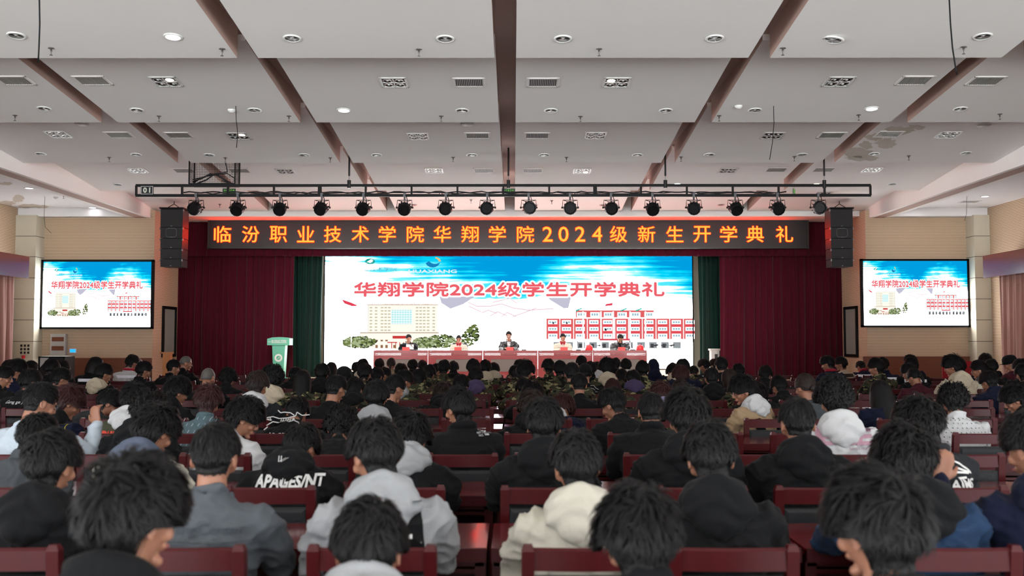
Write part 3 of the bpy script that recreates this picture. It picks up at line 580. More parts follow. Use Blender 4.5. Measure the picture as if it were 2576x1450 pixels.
# hanging line-array loudspeakers
def line_array(pxc, label, Y=23.7):
    xc = at(pxc, 600, Y).x; o = empty('line_array_speaker', (xc, Y, Z(672, Y, pxc))); tag(o, label, 'loudspeaker', 'hanging loudspeakers')
    zb = Z(672, Y, pxc); edges = [672, 652, 626, 600, 572, 526]; w = 57 * Y / F
    for i in range(5):
        z0, z1 = Z(edges[i], Y, pxc) - zb, Z(edges[i+1], Y, pxc) - zb; ww = w * (.93 + .014*i)
        c = MB().box((0, .22, (z0+z1)/2), (ww, .44, z1 - z0 - .012)).obj('cabinet', M_BLACKP, o)
        MB().box((0, -.004, (z0+z1)/2), (ww*.93, .012, (z1-z0)*.84)).obj('grille', M_GRILLE, c)
        MB().box((0, -.013, z0 + .03), (.035, .006, .016)).obj('badge', M_METAL, c)
        if i == 3:
            q = MB(); n = 20; q.tube([(.13*math.copysign(abs(math.cos(a))**.5, math.cos(a)), -.014, (z0+z1)/2 + .105*math.copysign(abs(math.sin(a))**.5, math.sin(a))) for a in [2*PI*j/n for j in range(n+1)]], .004, 5); q.obj('horn_rim', M_METAL, c)
        for s in (-1, 1): MB().box((s*(ww/2 + .012), .02, z1 - .03), (.02, .06, .05)).obj('rigging_pin', M_METAL, c)
    zt = Z(526, Y, pxc) - zb; r_ = MB().box((0, .2, zt + .02), (w*1.06, .5, .03)); r_.tube([(-.16, .1, zt + .03), (0, .15, zt + .14), (.16, .1, zt + .03)], .01, 6); r_.tube([(0, .15, zt + .14), (0, .15, 4.85 - zb if 0 else zt + .25)], .008, 6)
    r_.obj('hanging_frame', M_BLACK, o); return o
line_array(431, 'tall black line-array loudspeaker hanging left of the stage'); line_array(2118, 'tall black line-array loudspeaker hanging right of the stage')

# lighting truss
YT = 18.6; xt = lambda px: at(px, 480, YT).x
x0, x1, zt, zb = xt(342), xt(2190), Z(467, YT), Z(492, YT)
truss = empty('lighting_truss', ((x0+x1)/2, YT, zb)); tag(truss, 'long black lighting truss hanging across the hall', 'truss')
hw = (x1-x0)/2; hz = zt - zb; cxT = (x0+x1)/2
MB().box((0, 0, hz), (2*hw, .05, .05)).obj('top_chord', M_BLACK, truss); MB().box((0, 0, 0), (2*hw, .05, .05)).obj('bottom_chord', M_BLACK, truss)
for k in range(17):
    px = 343 + 115.4*k; MB().box((xt(px) - cxT, 0, hz/2), (.07 if k in (4, 10) else .035, .045, hz)).obj('strut', M_BLACK, truss)
wv = MB(); rr = random.Random(2)
pts = [(-hw + .9 + i*.11, -.01, .035 + .022*abs(math.sin(i*.9)) + rr.uniform(0, .02)) for i in range(int((2*hw - 2.3)/.11))]; wv.tube(pts, .013, 6)
pts = [(-hw + 1.1 + i*.17, .012, .03 + rr.uniform(0, .035)) for i in range(int((2*hw - 2.6)/.17))]; wv.tube(pts, .01, 6)
wv.obj('cable_bundle', M_BLACKP, truss, sm=True)
p_ = empty('number_plate', (xt(372), YT - .04, (zt+zb)/2)); tag(p_, 'black plate reading 01 at the left end of truss', 'number plate')
MB().box((0, 0, 0), (.24, .02, .17)).obj('plate', M_BLACKP, p_); b = MB(); [b.box((s*.108, -.012, 0), (.005, .004, .15)) for s in (-1, 1)]; [b.box((0, -.012, s*.073), (.216, .004, .005)) for s in (-1, 1)]; b.obj('border_line', M_WHITE, p_)
link('digits', fit_text('01', .13, .1, y=-.014, bold=.02, extrude=.01, spacing=1.3), mat('plate_digit', srgb(200, 205, 190)), p_)
for i, px in enumerate([878, 1279, 1674, 2074]):
    o = empty('chain_hoist', (xt(px), YT, zt)); tag(o, 'black chain hoist holding the truss, %s of four' % nth(i + 1).replace('leftmost', 'first from left'), 'hoist', 'chain hoists')
    MB().tube([(0, 0, -.05), (0, 0, .1)], .035, 10).obj('hoist_body', M_BLACKP, o); MB().tube([(0, 0, .18), (0, 0, ZR - zt)], .018, 8).obj('chain_sleeve', M_BLACKP, o); MB().tube([(0, 0, .1), (0, 0, .19)], .006, 6).obj('chain', M_METAL, o)
# wire cable cage above the truss
o = empty('cable_cage', (xt(533), YT, zt + .03)); tag(o, 'black wire mesh cage with coiled cables above truss left end', 'cable cage')
cw, chh = 116*YT/F, ZR - zt - .03; b = MB()
for sx in (-1, 1):
    for sy in (0, 1): b.box((sx*cw/2, sy*.3, chh/2), (.025, .025, chh))
for sy in (0, 1): b.box((0, sy*.3, 0), (cw, .03, .03))
b.obj('frame', M_BLACK, o); b = MB()
for i in range(28): b.box((-cw/2 + cw*i/27, .3, chh/2), (.004, .004, chh))
for i in range(int(chh/.033)): b.box((0, .3, i*.033), (cw, .004, .004))
for sx in (-1, 1):
    for i in range(9): b.box((sx*cw/2, .3*i/8, chh/2), (.004, .004, chh))
    for i in range(int(chh/.033)): b.box((sx*cw/2, .15, i*.033), (.004, .3, .004))
b.obj('mesh', M_BLACK, o); b = MB()
b.tube([(.1, .1, chh), (.22, .1, .42), (.26, .1, .25), (.1, .1, .22), (-.1, .1, .19), (-.3, .12, .1), (-.38, .1, .03)], .012, 6, M=None)
b.tube([(-.38, .05, .05), (-.2, .05, .12), (-.05, .05, .2), (.1, .05, .17), (.3, .05, .03)], .016, 6); b.tube([(-.4, .1, .1), (-.1, .1, .17), (.25, .1, .22), (.4, .1, .12), (.35, .1, .02), (.15, .1, .08)], .01, 6); b.tube([(-.36, .14, .02), (-.15, .14, .1), (0, .14, .21), (.2, .14, .1), (.4, .14, .0)], .014, 6)
b.obj('coiled_cables', M_BLACKP, o, sm=True)
# sixteen par lights
PAR = [494, 599, 705, 810, 915, 1018, 1122, 1226, 1330, 1434, 1537, 1641, 1745, 1849, 1955, 2058]
body = MB().lathe([(.001, -.1), (.045, -.098), (.075, -.07), (.105, -.03), (.125, .03), (.125, .1), (.115, .13), (.1, .13), (.09, .1), (.001, .1)], 12).mesh('body')
fins = MB(); [fins.box((.112, 0, .01), (.03, .008, .15), Matrix.Rotation(i*PI/6, 4, 'Z')) for i in range(12)]; fins = fins.mesh('fins')
yoke = MB(); yoke.tube([(-.145, 0, -.13), (-.135, 0, 0), (.135, 0, 0), (.145, 0, -.13)], .007, 6); yoke.tube([(-.135, 0, 0), (-.06, 0, -.02), (.06, 0, -.02), (.135, 0, 0)], .005, 6); yoke = yoke.mesh('yoke')
clamp = MB().tube([(0, 0, 0), (0, 0, .08)], .018, 8).box((0, 0, .1), (.05, .06, .07)).mesh('clamp')
cab = MB().tube([(.02, -.03, .1), (.05, -.04, .02), (.06, -.03, -.06), (.01, -.02, -.13)], .008, 6).mesh('power_cable', True)
knob = MB().tube([(.13, 0, 0), (.165, 0, 0)], .018, 10).tube([(-.165, 0, 0), (-.13, 0, 0)], .018, 10).mesh('knob')
for i, px in enumerate(PAR):
    zz = Z(504, YT); o = empty('stage_light', (xt(px), YT, zz)); tag(o, 'black round par stage light under the truss, %s' % nth(i + 1), 'stage light', 'par stage lights')
    link('yoke', yoke, M_METAL if False else M_BLACK, o); link('clamp', clamp, mat('dull_steel', srgb(90, 90, 92), rough=.5, metal=.6), o); link('power_cable', cab, M_BLACKP, o); link('knob', knob, M_BLACKP, o, T(0, 0, -.14))
    bo = link('body', body, M_BLACKP, o, T(0, 0, -.14, rx=-.9 - .5*rr.random(), rz=rr.uniform(-.25, .25)) @ Matrix.Rotation(PI, 4, 'X')); link('fins', fins, M_BLACK, bo)
# exit signs
def exit_sign(px, py, Y, label, rz=0.0):
    o = empty('exit_sign', at(px, py, Y), rz); tag(o, label, 'exit sign', 'green exit signs'); w, h = .27, .1
    MB().box((0, 0, 0), (w + .02, .02, h + .02)).obj('frame', M_VENT, o); MB().box((0, -.012, 0), (w, .006, h)).obj('face', mat('exit_face', srgb(16, 40, 18), rough=.3), o)
    g = MB(); y = -.017
    for s in (-1, 1):
        g.add([(s*.05, y, .018), (s*.09, y, .018), (s*.09, y, .03), (s*.115, y, .014), (s*.09, y, -.002), (s*.09, y, .01), (s*.05, y, .01)], [(0, 1, 5, 6), (2, 3, 4)])
    g.box((-.038, y, 0), (.006, .002, .09)); g.box((.038, y, 0), (.006, .002, .09)); g.ell((.004, y, .032), (.008, .002, .008)); g.tube([(.002, y, .022), (-.004, y, -.005), (-.018, y, -.035)], .005, 4); g.tube([(-.004, y, -.005), (.014, y, -.018), (.01, y, -.038)], .005, 4); g.tube([(-.018, y, .012), (0, y, .018), (.018, y, .004)], .004, 4)
    add_mesh(g, fit_text('EXIT', .05, .016, .085, -.03, y - .002, bold=.02)); add_mesh(g, fit_text('安全出口', .055, .014, -.085, -.03, y - .002))
    g.obj('green_symbols', emis('exit_green', (.25, 1, .12, 1), .5), o)
    r = MB(); [r.tube([(s*.12, 0, h/2), (s*.12, 0, ZLO - at(px, py, Y).z + .12)], .0025, 5) for s in (-1, 1)]; r.obj('hanging_rod', M_METAL, o)
exit_sign(577, 481, 20.6, 'green exit sign behind the truss below the cable cage'); exit_sign(1279, 481, 20.6, 'green exit sign behind the truss at the centre'); exit_sign(1996, 482, 20.6, 'green exit sign turned sideways behind the right half of truss', 1.15)

# ------------------------------------------------------------------ stage furniture
YTB = 26.3
tabs = [939, 1076.5, 1214.5, 1353, 1491, 1628]; ZS = .6
for i in range(5):
    a, b_ = at(tabs[i], 900, YTB).x + .006, at(tabs[i+1], 900, YTB).x - .006; w = b_ - a
    o = empty('stage_table', ((a+b_)/2, YTB, ZS)); tag(o, 'red wooden stage table with grey front panel, %s of five' % nth(i + 1), 'table', 'stage tables')
    h = Z(882, YTB) - ZS
    MB().box((0, .3, h - .04), (w, .62, .08)).obj('table_top', M_STABLE, o); MB().box((0, -.02, h - .1), (w, .03, .035)).obj('moulding', M_STABLE, o)
    MB().box((0, .0, (h-.12)/2), (w, .03, h - .12)).obj('front_panel', M_STABLE, o)
    b = MB(); z0, z1 = .17, h - .22
    for s in (-1, 1): b.box((s*(w/2 - .2), -.024, (z0+z1)/2), (.025, .02, z1 - z0))
    for z in (z0, z1): b.box((0, -.024, z), (w - .38, .02, .025))
    b.obj('panel_frame', M_STABLE, o); MB().box((0, -.018, (z0+z1)/2), (w - .42, .01, z1 - z0 - .02)).obj('inset_panel', M_GREYP, o)
    for s in (-1, 1): MB().box((s*(w/2 - .02), .3, (h-.08)/2), (.03, .56, h - .08)).obj('side_panel', M_STABLE, o)
    if i: MB().box((-w/2 + .07, -.012, h - .02), (.05, .006, .012)).obj('tag_plate', M_METAL, o)
HT = Z(882, YTB)
plates = [1021, 1152, 1283, 1419, 1564]
for i, px in enumerate(plates):
    x = at(px, 880, YTB + .12).x; o = empty('name_plate', (x, YTB + .12, HT)); tag(o, 'red name card on stage table, %s of five' % nth(i + 1), 'name card', 'red name cards')
    MB().plate([(-.095, 0), (.095, 0), (.095, .085), (-.095, .085)], -.01, 0).obj('card', mat('red_card', srgb(222, 60, 56), rough=.5), o)
    b = MB(); [b.box((k*.045, -.012, .035), (.02, .003, .012)) for k in (-1, 0, 1)]; b.obj('faint_writing', mat('card_ink', srgb(196, 40, 40)), o)
o = tag(MB().box((at(1031, 876, YTB+.2).x, YTB + .22, HT + .09), (.2, .02, .13), ).obj('paper_sheets', M_WHITE), 'white papers held up on the table before the leftmost speaker', 'papers'); o.rotation_euler = (0, 0, 0)
def mic(px, tipx, tipy, label):
    b_ = at(px, 881, YTB + .2); o = empty('table_microphone', (b_.x, YTB + .2, HT)); tag(o, label, 'microphone', 'table microphones'); t = at(tipx, tipy, YTB + .2); dx, dz = t.x - b_.x, t.z - HT
    MB().box((0, 0, .012), (.13, .1, .024)).obj('base', M_BLACKP, o); MB().tube([(0, 0, .02), (dx*.3, 0, dz*.4), (dx*.95, 0, dz*.9)], .005, 6).obj('gooseneck', M_BLACKP, o); MB().tube([(dx*.9, 0, dz*.85), (dx, 0, dz)], .011, 8, round_ends=True).obj('capsule', M_BLACKP, o)
mic(1043, 1034, 868, 'gooseneck microphone before the leftmost stage speaker'); mic(1318, 1319, 853, 'upright microphone right of the middle stage speaker')
mic(1455, 1453, 860, 'gooseneck microphone left of the larger red helmet'); mic(1592, 1584, 858, 'gooseneck microphone right of the rightmost stage speaker')
for px, w, l in ((1482, 18, 'red safety helmet on the table between fourth and fifth speakers'), (1610, 15, 'red safety helmet at the right end of the stage tables')):
    o = empty('safety_helmet', (at(px, 880, YTB + .3).x, YTB + .3, HT)); tag(o, l, 'helmet', 'red safety helmets')
    MB().lathe([(.001, .15), (.05, .145), (.085, .11), (.1, .06), (.105, .015), (.095, .012), (.001, .01)], 20).obj('shell', mat('red_helmet', srgb(222, 50, 54), rough=.25), o, True)
    MB().lathe([(.1, .0), (.13, .004), (.13, .012), (.1, .02)], 20).obj('brim', MATS['red_helmet'], o, True); MB().tube([(0, -.1, .05), (0, -.06, .13), (0, 0, .155), (0, .06, .13)], .012, 6).obj('ridge', MATS['red_helmet'], o, True)
# lectern
YL = 25.5
M_LECT = mat('mint_green_lectern', srgb(92, 178, 146), rough=.35); s_ = YL / F; cx = at(700, 900, YL).x
o = empty('lectern', (cx, YL, ZS)); zz = lambda py: Z(py, YL, 700) - ZS
MB().plate([(-28*s_, zz(869)), (28*s_, zz(869)), (28*s_, zz(852)), (16*s_, zz(849.5)), (0, zz(848.5)), (-16*s_, zz(849.5)), (-28*s_, zz(853))], -.02, .38).obj('top', M_LECT, o)
MB().plate([(-12*s_, .0), (12*s_, .0), (16.5*s_, zz(869)), (-16.5*s_, zz(869))], .03, .3).obj('column', M_LECT, o); MB().box((0, .17, .02), (.5, .4, .04)).obj('base', M_LECT, o)
b = MB(); add_mesh(b, fit_text('临汾职业技术学院', 38*s_, 5.5*s_, 2*s_, zz(858.5), -.026, bold=.02)); b.box((2*s_, -.024, zz(862.5)), (38*s_, .004, .012)); b.box((-22*s_, -.024, zz(860.5)), (8*s_, .004, .012), None); b.obj('white_lettering', M_WHITE, o)
M9 = Matrix.Translation((0, .024, zz(901))) @ Matrix.Rotation(PI/2, 4, 'X')
e = MB().lathe([(.001, 0), (.1, 0), (.1, .006), (.001, .006)], 28, M9).obj('round_emblem', M_WHITE, o); MB().lathe([(.001, .006), (.056, .006), (.056, .01), (.001, .01)], 24, M9).obj('emblem_disc', M_LECT, e)
b = MB(); [b.tube([(-.035 + k*.008, .012, zz(901) - .03 + k*.008), (.0 + k*.01, .012, zz(901) + .0), (.03, .012, zz(901) + .03 - k*.006)], .005, 5) for k in range(3)]; b.obj('emblem_mark', M_WHITE, e)
tag(o, 'mint green lectern with white round emblem before left curtain', 'lectern')
o = empty('side_pedestal', (at(1797, 900, 27).x, 27.0, ZS)); hh = Z(880, 27, 1797) - ZS; tag(o, 'pale grey pedestal box by the right green curtain', 'pedestal')
MB().box((0, 0, hh/2), (.22, .3, hh)).obj('body', M_VENT, o); MB().box((0, 0, hh), (.27, .34, .05)).obj('cap', M_VENT, o); MB().box((.02, -.155, hh - .2), (.08, .01, .16)).obj('handle_recess', M_DARK, o)
o = empty('wooden_stand', (at(423, 900, 24.2).x, 24.1, 0)); hh = Z(888, 24.2, 423); tag(o, 'small light wooden stand at the left curtain edge', 'stand')
MB().box((0, 0, hh), (.24, .3, .03)).obj('top', mat('light_pine', srgb(196, 132, 78), rough=.5), o); MB().box((.02, 0, hh/2), (.16, .22, hh - .03)).obj('body', MATS['light_pine'], o)
o = empty('red_flag', (at(2424, 940, 21).x, 21.3, 0)); tag(o, 'red flag with yellow emblem standing before the right wainscot', 'flag')
drape_m = MB(); za, zb_ = 0, Z(909, 21.3, 2424)
rings = []
for z in (.0, .3, .6, .9, zb_): rings.append([(-.3 + .6*i/12, .03*math.sin(i*1.3 + z*2), z) for i in range(13)] + [(.3 - .6*i/12, .02 + .03*math.sin((12-i)*1.3 + z*2), z) for i in range(13)])
drape_m.loft(rings).obj('cloth', mat('flag_red', srgb(150, 8, 24), rough=.8), o, True)
MB().tube([(.0, -.06, .82), (.1, -.06, .93), (.13, -.06, .78), (.05, -.06, .66)], .022, 8).tube([(-.06, -.06, .9), (.06, -.06, .72)], .018, 8).obj('yellow_emblem', mat('flag_yellow', srgb(226, 160, 40), rough=.7), o)
# red light strip glow above the sign comes from the sign itself; wall washer behind the right column curtain
SKIPC, SKIPD = set(), set()   # seats and desks the picture shows nothing of
# ------------------------------------------------------------------ people: shared shapes
def skull(d):
    x, y, z = d; lo = smooth(.1, .95, -z)
    a = .0745 * (1 - .24*lo); b = .093 if y > 0 else .099; c = .117
    r = 1 / math.sqrt((x/a)**2 + (y/b)**2 + (z/c)**2)
    return r * (1 - .20 * smooth(.15, .85, -z) * smooth(0, .8, -y)) * (1 + .03*smooth(.2, .8, z)*smooth(0, .7, -y))
def remeshed(mb, name, vox, it=3, displace=None, fac=.5):
    me = mb.mesh(name); o = bpy.data.objects.new(name, me); COL.objects.link(o)
    m = o.modifiers.new('r', 'REMESH'); m.mode = 'VOXEL'; m.voxel_size = vox; m.use_smooth_shade = True
    if it: s = o.modifiers.new('s', 'SMOOTH'); s.iterations = it; s.factor = fac
    bpy.context.view_layer.update()
    out = bpy.data.meshes.new_from_object(o.evaluated_get(bpy.context.evaluated_depsgraph_get())); out.name = name
    bpy.data.objects.remove(o); bpy.data.meshes.remove(me)
    if displace:
        n = len(out.vertices); co = np.empty(n*3, 'f'); out.vertices.foreach_get('co', co); co = co.reshape(-1, 3)
        no = np.array([v.normal[:] for v in out.vertices], 'f'); d = np.array([displace(c, q) for c, q in zip(co, no)], 'f')
        out.vertices.foreach_set('co', (co + no * d[:, None]).ravel())
    out.polygons.foreach_set('use_smooth', [True]*len(out.polygons)); out.update(); return out
def hair_shell(style, seed):
    """limits and thickness of each hair cut: returns thickness(dir) and the lowest allowed z-angle for a heading"""
    t = {'groomed': (.017, .004, .008), 'crew': (.020, .007, .008), 'neat': (.028, .014, .020), 'fluffy': (.040, .026, .030), 'curly': (.042, .032, .036), 'bob': (.024, .03, .03), 'long': (.022, .022, .024), 'bun': (.016, .010, .012), 'bald': (.006, .005, .005), 'cap': (.012, .014, .012)}[style]
    def lim(az):                      # az: 0 = face, pi = back of the head
        f = abs((az + PI) % (2*PI) - PI)
        front, side, back = {'groomed': (.66, .26, -.60), 'crew': (.62, .12, -.78), 'neat': (.50, .10, -.80), 'fluffy': (.34, .0, -.84), 'curly': (.38, .02, -.80), 'bob': (.42, -.5, -.9), 'long': (.42, -.5, -.9), 'bun': (.58, .02, -.45), 'bald': (.66, .2, -.35), 'cap': (.5, .05, -.5)}[style]
        if f < 1.0: return front + (side - front) * smooth(.55, 1.0, f)
        if f < 1.85: return side
        return side + (back - side) * smooth(1.85, 2.2, f)
    def thick(d, el):
        x, y, z = d; top = smooth(-.1, .75, z); s = abs(x)
        base = t[1] * s + t[2] * (1 - s); v = base * (1-top) + t[0] * top
        if style not in ('bob', 'long'): v *= 1 - (.9 if style in ('neat', 'crew') else .8) * smooth(.22 if style in ('neat', 'crew') else .05, -.5, z)
        return v * (1 + (.34 if style in ('fluffy', 'curly') else .2) * noise.noise(Vector(d) * 3.1 + Vector((seed, seed, 0))) + (.28 if style in ('fluffy', 'curly', 'neat') else .1) * noise.noise(Vector(d) * 7.5 + Vector((seed*2, 1, 0))))
    return thick, lim
def push(p):
    """nape hair lies over the neck"""
    if p.z < -.035 and p.y < .02:
        h = math.hypot(p.x, p.y + .018); r = .0595 + .004*noise.noise(p*60)
        if h < r and h > 1e-4: return Vector((p.x * r/h, (p.y + .018) * r/h - .018, p.z))
    return p
HAIRCACHE = {}
def hair_mesh(style, var=0):
    if (style, var) in HAIRCACHE: return HAIRCACHE[style, var]
    rnd = random.Random(100*var + len(style)); thick, lim = hair_shell(style, var*7.3 + 1.7)
    mb = MB(); na, ne = 44, 18; v = []; f = []
    def dirv(az, sz):
        c = math.sqrt(max(0, 1 - sz*sz)); return Vector((math.sin(az)*c, math.cos(az)*c, sz))
    for j in range(ne + 1):
        for i in range(na):
            az = 2*PI*i/na; l = lim(az); el0 = math.asin(l); el = PI/2 + (el0 - PI/2) * (j/ne); d = dirv(az, math.sin(el))
            fade = 1 - smooth(.8, 1.0, j/ne) * (.95 if style in ('crew', 'bald', 'bun', 'groomed') else .55)
            v.append(push(d * (skull(d) + thick(d, el) * .74 * fade + .001)))
    for j in range(ne):
        for i in range(na): f.append((j*na+i, j*na+(i+1) % na, (j+1)*na+(i+1) % na, (j+1)*na+i))
    k0 = len(v)                                            # inner lip so that the cap is thick at its rim
    for i in range(na):
        az = 2*PI*i/na; d = dirv(az, min(.98, lim(az) + .04)); v.append(d * (skull(d) - .004))
    for i in range(na): f.append((ne*na+i, ne*na+(i+1) % na, k0+(i+1) % na, k0+i))
    mb.add(v, f)
    N = {'groomed': 1500, 'crew': 1700, 'neat': 2300, 'fluffy': 2400, 'curly': 1300, 'bob': 1500, 'long': 1000, 'bun': 900, 'bald': 300, 'cap': 400}[style]
    wh = Vector((rnd.uniform(-.18, .18), -.42, .88)).normalized()
    seg = 5
    for q in range(N):
        az = rnd.uniform(0, 2*PI); l = lim(az); z = rnd.uniform(max(l, -.95), 1.0); d = dirv(az, min(z, .995))
        if style in ('crew', 'groomed'): L, w = .05 + .16*smooth(-.1, .7, d.z), .0022
        elif style == 'curly': L, w = .34, .0045
        elif style == 'bald': L, w = .05, .0015
        elif style == 'bun': L, w = .35, .003
        else: L, w = rnd.uniform(.22, .5), rnd.uniform(.0022, .0042)
        tt = thick(d, 0) * rnd.uniform(.78, 1.06); lift = {'groomed': .003, 'crew': .004, 'neat': .007, 'fluffy': .013, 'curly': .011, 'bun': .0, 'bald': .001}.get(style, .003)
        flow = (d - wh); flow = (flow - d * flow.dot(d)).normalized() if flow.length > .01 else Vector((1, 0, 0))
        if style == 'bun': flow = (Vector((0, -1, -.25)) - d * Vector((0, -1, -.25)).dot(d)).normalized()
        jit = Vector([rnd.uniform(-1, 1) for _ in range(3)]); amp = .35 if style in ('fluffy', 'neat') else .2
        clump = Vector([noise.noise(d*4.2 + Vector((c*9.1 + var, 3, 1))) for c in range(3)]) * (2.0 if style in ('fluffy', 'neat', 'curly') else .4)
        pts = []; cur = d.copy(); fl = (flow + jit*amp + clump).normalized()
        for k in range(seg):
            s = k / (seg-1)
            r = skull(cur) + tt * (.86 + .2*math.sin(s*PI*.7)) + lift * s*s + (rnd.uniform(0, .010) if rnd.random() < .04 and k == seg-1 else 0)
            if style == 'curly': r += .008*math.sin(q + k*2.1); 
            p = cur * r
            if style == 'curly': p += Vector((math.sin(q*1.3 + k*2.3), math.cos(q*.7 + k*2.1), math.sin(q + k*1.9))) * .005
            pts.append(push(p)); nxt = cur + fl * (L/(seg-1)) + Vector((0, 0, -.03 if cur.z < .6 else 0))
            fl = (fl - cur*fl.dot(cur)); fl = fl.normalized() if fl.length > 1e-4 else flow
            if style == 'curly': fl = (fl + Vector([rnd.uniform(-.7, .7) for _ in range(3)])).normalized()
            cur = nxt.normalized(); a2 = math.atan2(cur.x, cur.y); ov = .0 if style in ('crew', 'bald', 'bun', 'groomed') else .07
            if cur.z < lim(a2) - ov: cur.z = max(cur.z, lim(a2) - ov); cur.normalize()
        vs_, o = [], 0
        for k, p in enumerate(pts):
            t = (pts[min(k+1, seg-1)] - pts[max(k-1, 0)]);
            if t.length < 1e-6: t = Vector((0, 0, -1))
            t.normalize(); nrm = p.normalized(); sd = t.cross(nrm); ww = w * (1.0, 1.15, 1.0, .7, .12)[k]
            vs_ += [p + sd*ww, p + nrm*ww*.6, p - sd*ww]
        fs = []
        for k in range(seg-1):
            b0 = 3*k; fs += [(b0, b0+3, b0+4, b0+1), (b0+1, b0+4, b0+5, b0+2)]
        mb.add(vs_, fs)
    if style in ('bob', 'long'):
        zl = -.135 if style == 'bob' else -.30
        for q in range(420):                               # curtain of hair hanging from sides and back
            az = rnd.uniform(.9, 2*PI - .9); d = dirv(az, rnd.uniform(-.1, .25)); p0 = d * (skull(d) + .022); x, y = p0.x, p0.y
            zl2 = zl + rnd.uniform(-.02, .02); pts = [p0, Vector((x*1.12, y*1.08, -.05)), Vector((x*1.12, y*1.02, (zl2-.05)*.6)), Vector((x*1.02, y*.92 - .01, zl2))]
            vs_ = []
            for k, p in enumerate(pts):
                nrm = Vector((p.x, p.y, 0)).normalized(); sd = Vector((-nrm.y, nrm.x, 0)); ww = .009*(1, 1.1, 1, .5)[k]; vs_ += [p + sd*ww, p + nrm*.004, p - sd*ww]
            mb.add(vs_, [(3*k + a, 3*k+3 + a, 3*k+4 + a, 3*k+1 + a) for k in range(3) for a in (0, 1)])
    if style == 'bun': mb.ell((0, -.115, -.03), (.034, .03, .034)); mb.tube([(0, -.1, -.03), (0, -.13, -.05), (0, -.135, -.1), (0, -.12, -.16)], [.02, .024, .02, .006], 8)
    me = mb.mesh('hair', True, fix=False); HAIRCACHE[style, var] = me; return me
TOPT = {'groomed': .018, 'crew': .020, 'neat': .028, 'fluffy': .04, 'curly': .044, 'bob': .026, 'long': .024, 'bun': .016, 'bald': .006, 'cap': .036, 'hoodup': .035}
cap_me = MB(); cap_me.loft([[(r*.096*math.cos(2*PI*i/24), r*.118*math.sin(2*PI*i/24), z) for i in range(24)] for r, z in [(1.0, .0), (1.02, .05), (.97, .09), (.8, .125), (.5, .146), (.15, .153)]]); cap_me.loft([[(.08*math.cos(a)*k, .10 + .085*math.sin(a)*k, .01 + h) for a in [PI*i/10 for i in range(11)]] for k, h in [(1, 0), (1, .006), (.3, .01)]])
cap_me = cap_me.mesh('cap', True)
LEAN = [math.radians(a) for a in (5, 15, 27, 38)]
def spine(L, s):
    th = LEAN[L]; y, z = 0.0, .50; n = 10
    for i in range(n): a = th * (.75 + .7 * (i+.5)/n * s/.54); y += math.sin(a)*s/n; z += math.cos(a)*s/n
    return Vector((0, y, z)), th * (.75 + .7*s/.54)
def torso(mb, L, prof, n=22):
    rings = []
    for s, hx, hy in prof:
        p, a = spine(L, s); u = Vector((0, math.cos(a), -math.sin(a))); r = []
        for i in range(n):
            q = 2*PI*i/n; c, si = math.cos(q), math.sin(q); r.append(p + Vector((1, 0, 0))*hx*math.copysign(abs(c)**.85, c) + u*hy*math.copysign(abs(si)**.85, si))
        rings.append([tuple(x) for x in r])
    mb.loft(rings)
def arms(L, pose):
    """shoulder, elbow, wrist and finger direction for both sides (+x is the person's right seen from behind)"""
    out = []
    sh, a = spine(L, .44)
    for s in (-1, 1):
        S = sh + Vector((s*.175, .0, 0)); kind = pose[0 if s < 0 else 1]
        if kind == 'd': Ee = Vector((s*.235, max(S.y - .02, .17), .765)) if L < 3 else Vector((s*.26, .46, .80)); Wr = Vector((s*.10, max(.44, S.y + .18), .80)) if L < 3 else Vector((s*.10, .62, .82)); D = Vector((-s*.45, .8, -.05))
        elif kind == 'f': Ee = Vector((s*.24, .42, .80)); Wr = Vector((s*.13, S.y + .20, 1.02)); D = Vector((-s*.1, -.15, 1))    # hand raised to the face
        else: Ee = Vector((s*.30, .24, .84)); Wr = Vector((s*.27, .33, 1.02)); D = Vector((-s*.3, .1, .95))                     # forearm up beside the shoulder
        out.append((s, S, Ee, Wr, D.normalized(), kind))
    return out
def hand(mb, W, D, side, curl):
    up = Vector((0, 0, 1)) if abs(D.z) < .7 else Vector((0, -1, 0)); n = (up - D*up.dot(D)).normalized(); lat = D.cross(n) * side
    c = W + D*.05; mb.tube([W - D*.02, W + D*.02, c + D*.03], [.026, .034, .036], 10, flat=.42, upv=n, round_ends=True)
    for i, (o, ln) in enumerate([(-.029, .060), (-.010, .074), (.010, .080), (.029, .070)]):
        b = c + lat*o + D*.03; d = D.copy(); pts = [b - D*.015, b]
        for k in range(3): d = (d*math.cos(curl) - n*math.sin(curl)).normalized(); b = b + d*ln*(.45, .32, .23)[k]; pts.append(b)
        mb.tube(pts, [.0085, .0088, .0082, .0075, .0062], 7, round_ends=True)
    b = W + D*.015 + lat*.026; mb.tube([b, b + lat*.022 + D*.022 - n*.006, b + lat*.028 + D*.050 - n*.014], [.012, .011, .0085], 7, round_ends=True)
BODY = {}
def headM(L, yaw, pd):
    p, a = spine(L, .54); up = Vector((0, math.sin(a*.7), math.cos(a*.7)))
    piv = p + up*.022; pitch = a*.45 + math.radians(4 + pd)
    return Matrix.Translation(piv) @ Matrix.Rotation(-yaw, 4, 'Z') @ Matrix.Rotation(-pitch, 4, 'X') @ Matrix.Translation((0, .018, .112))
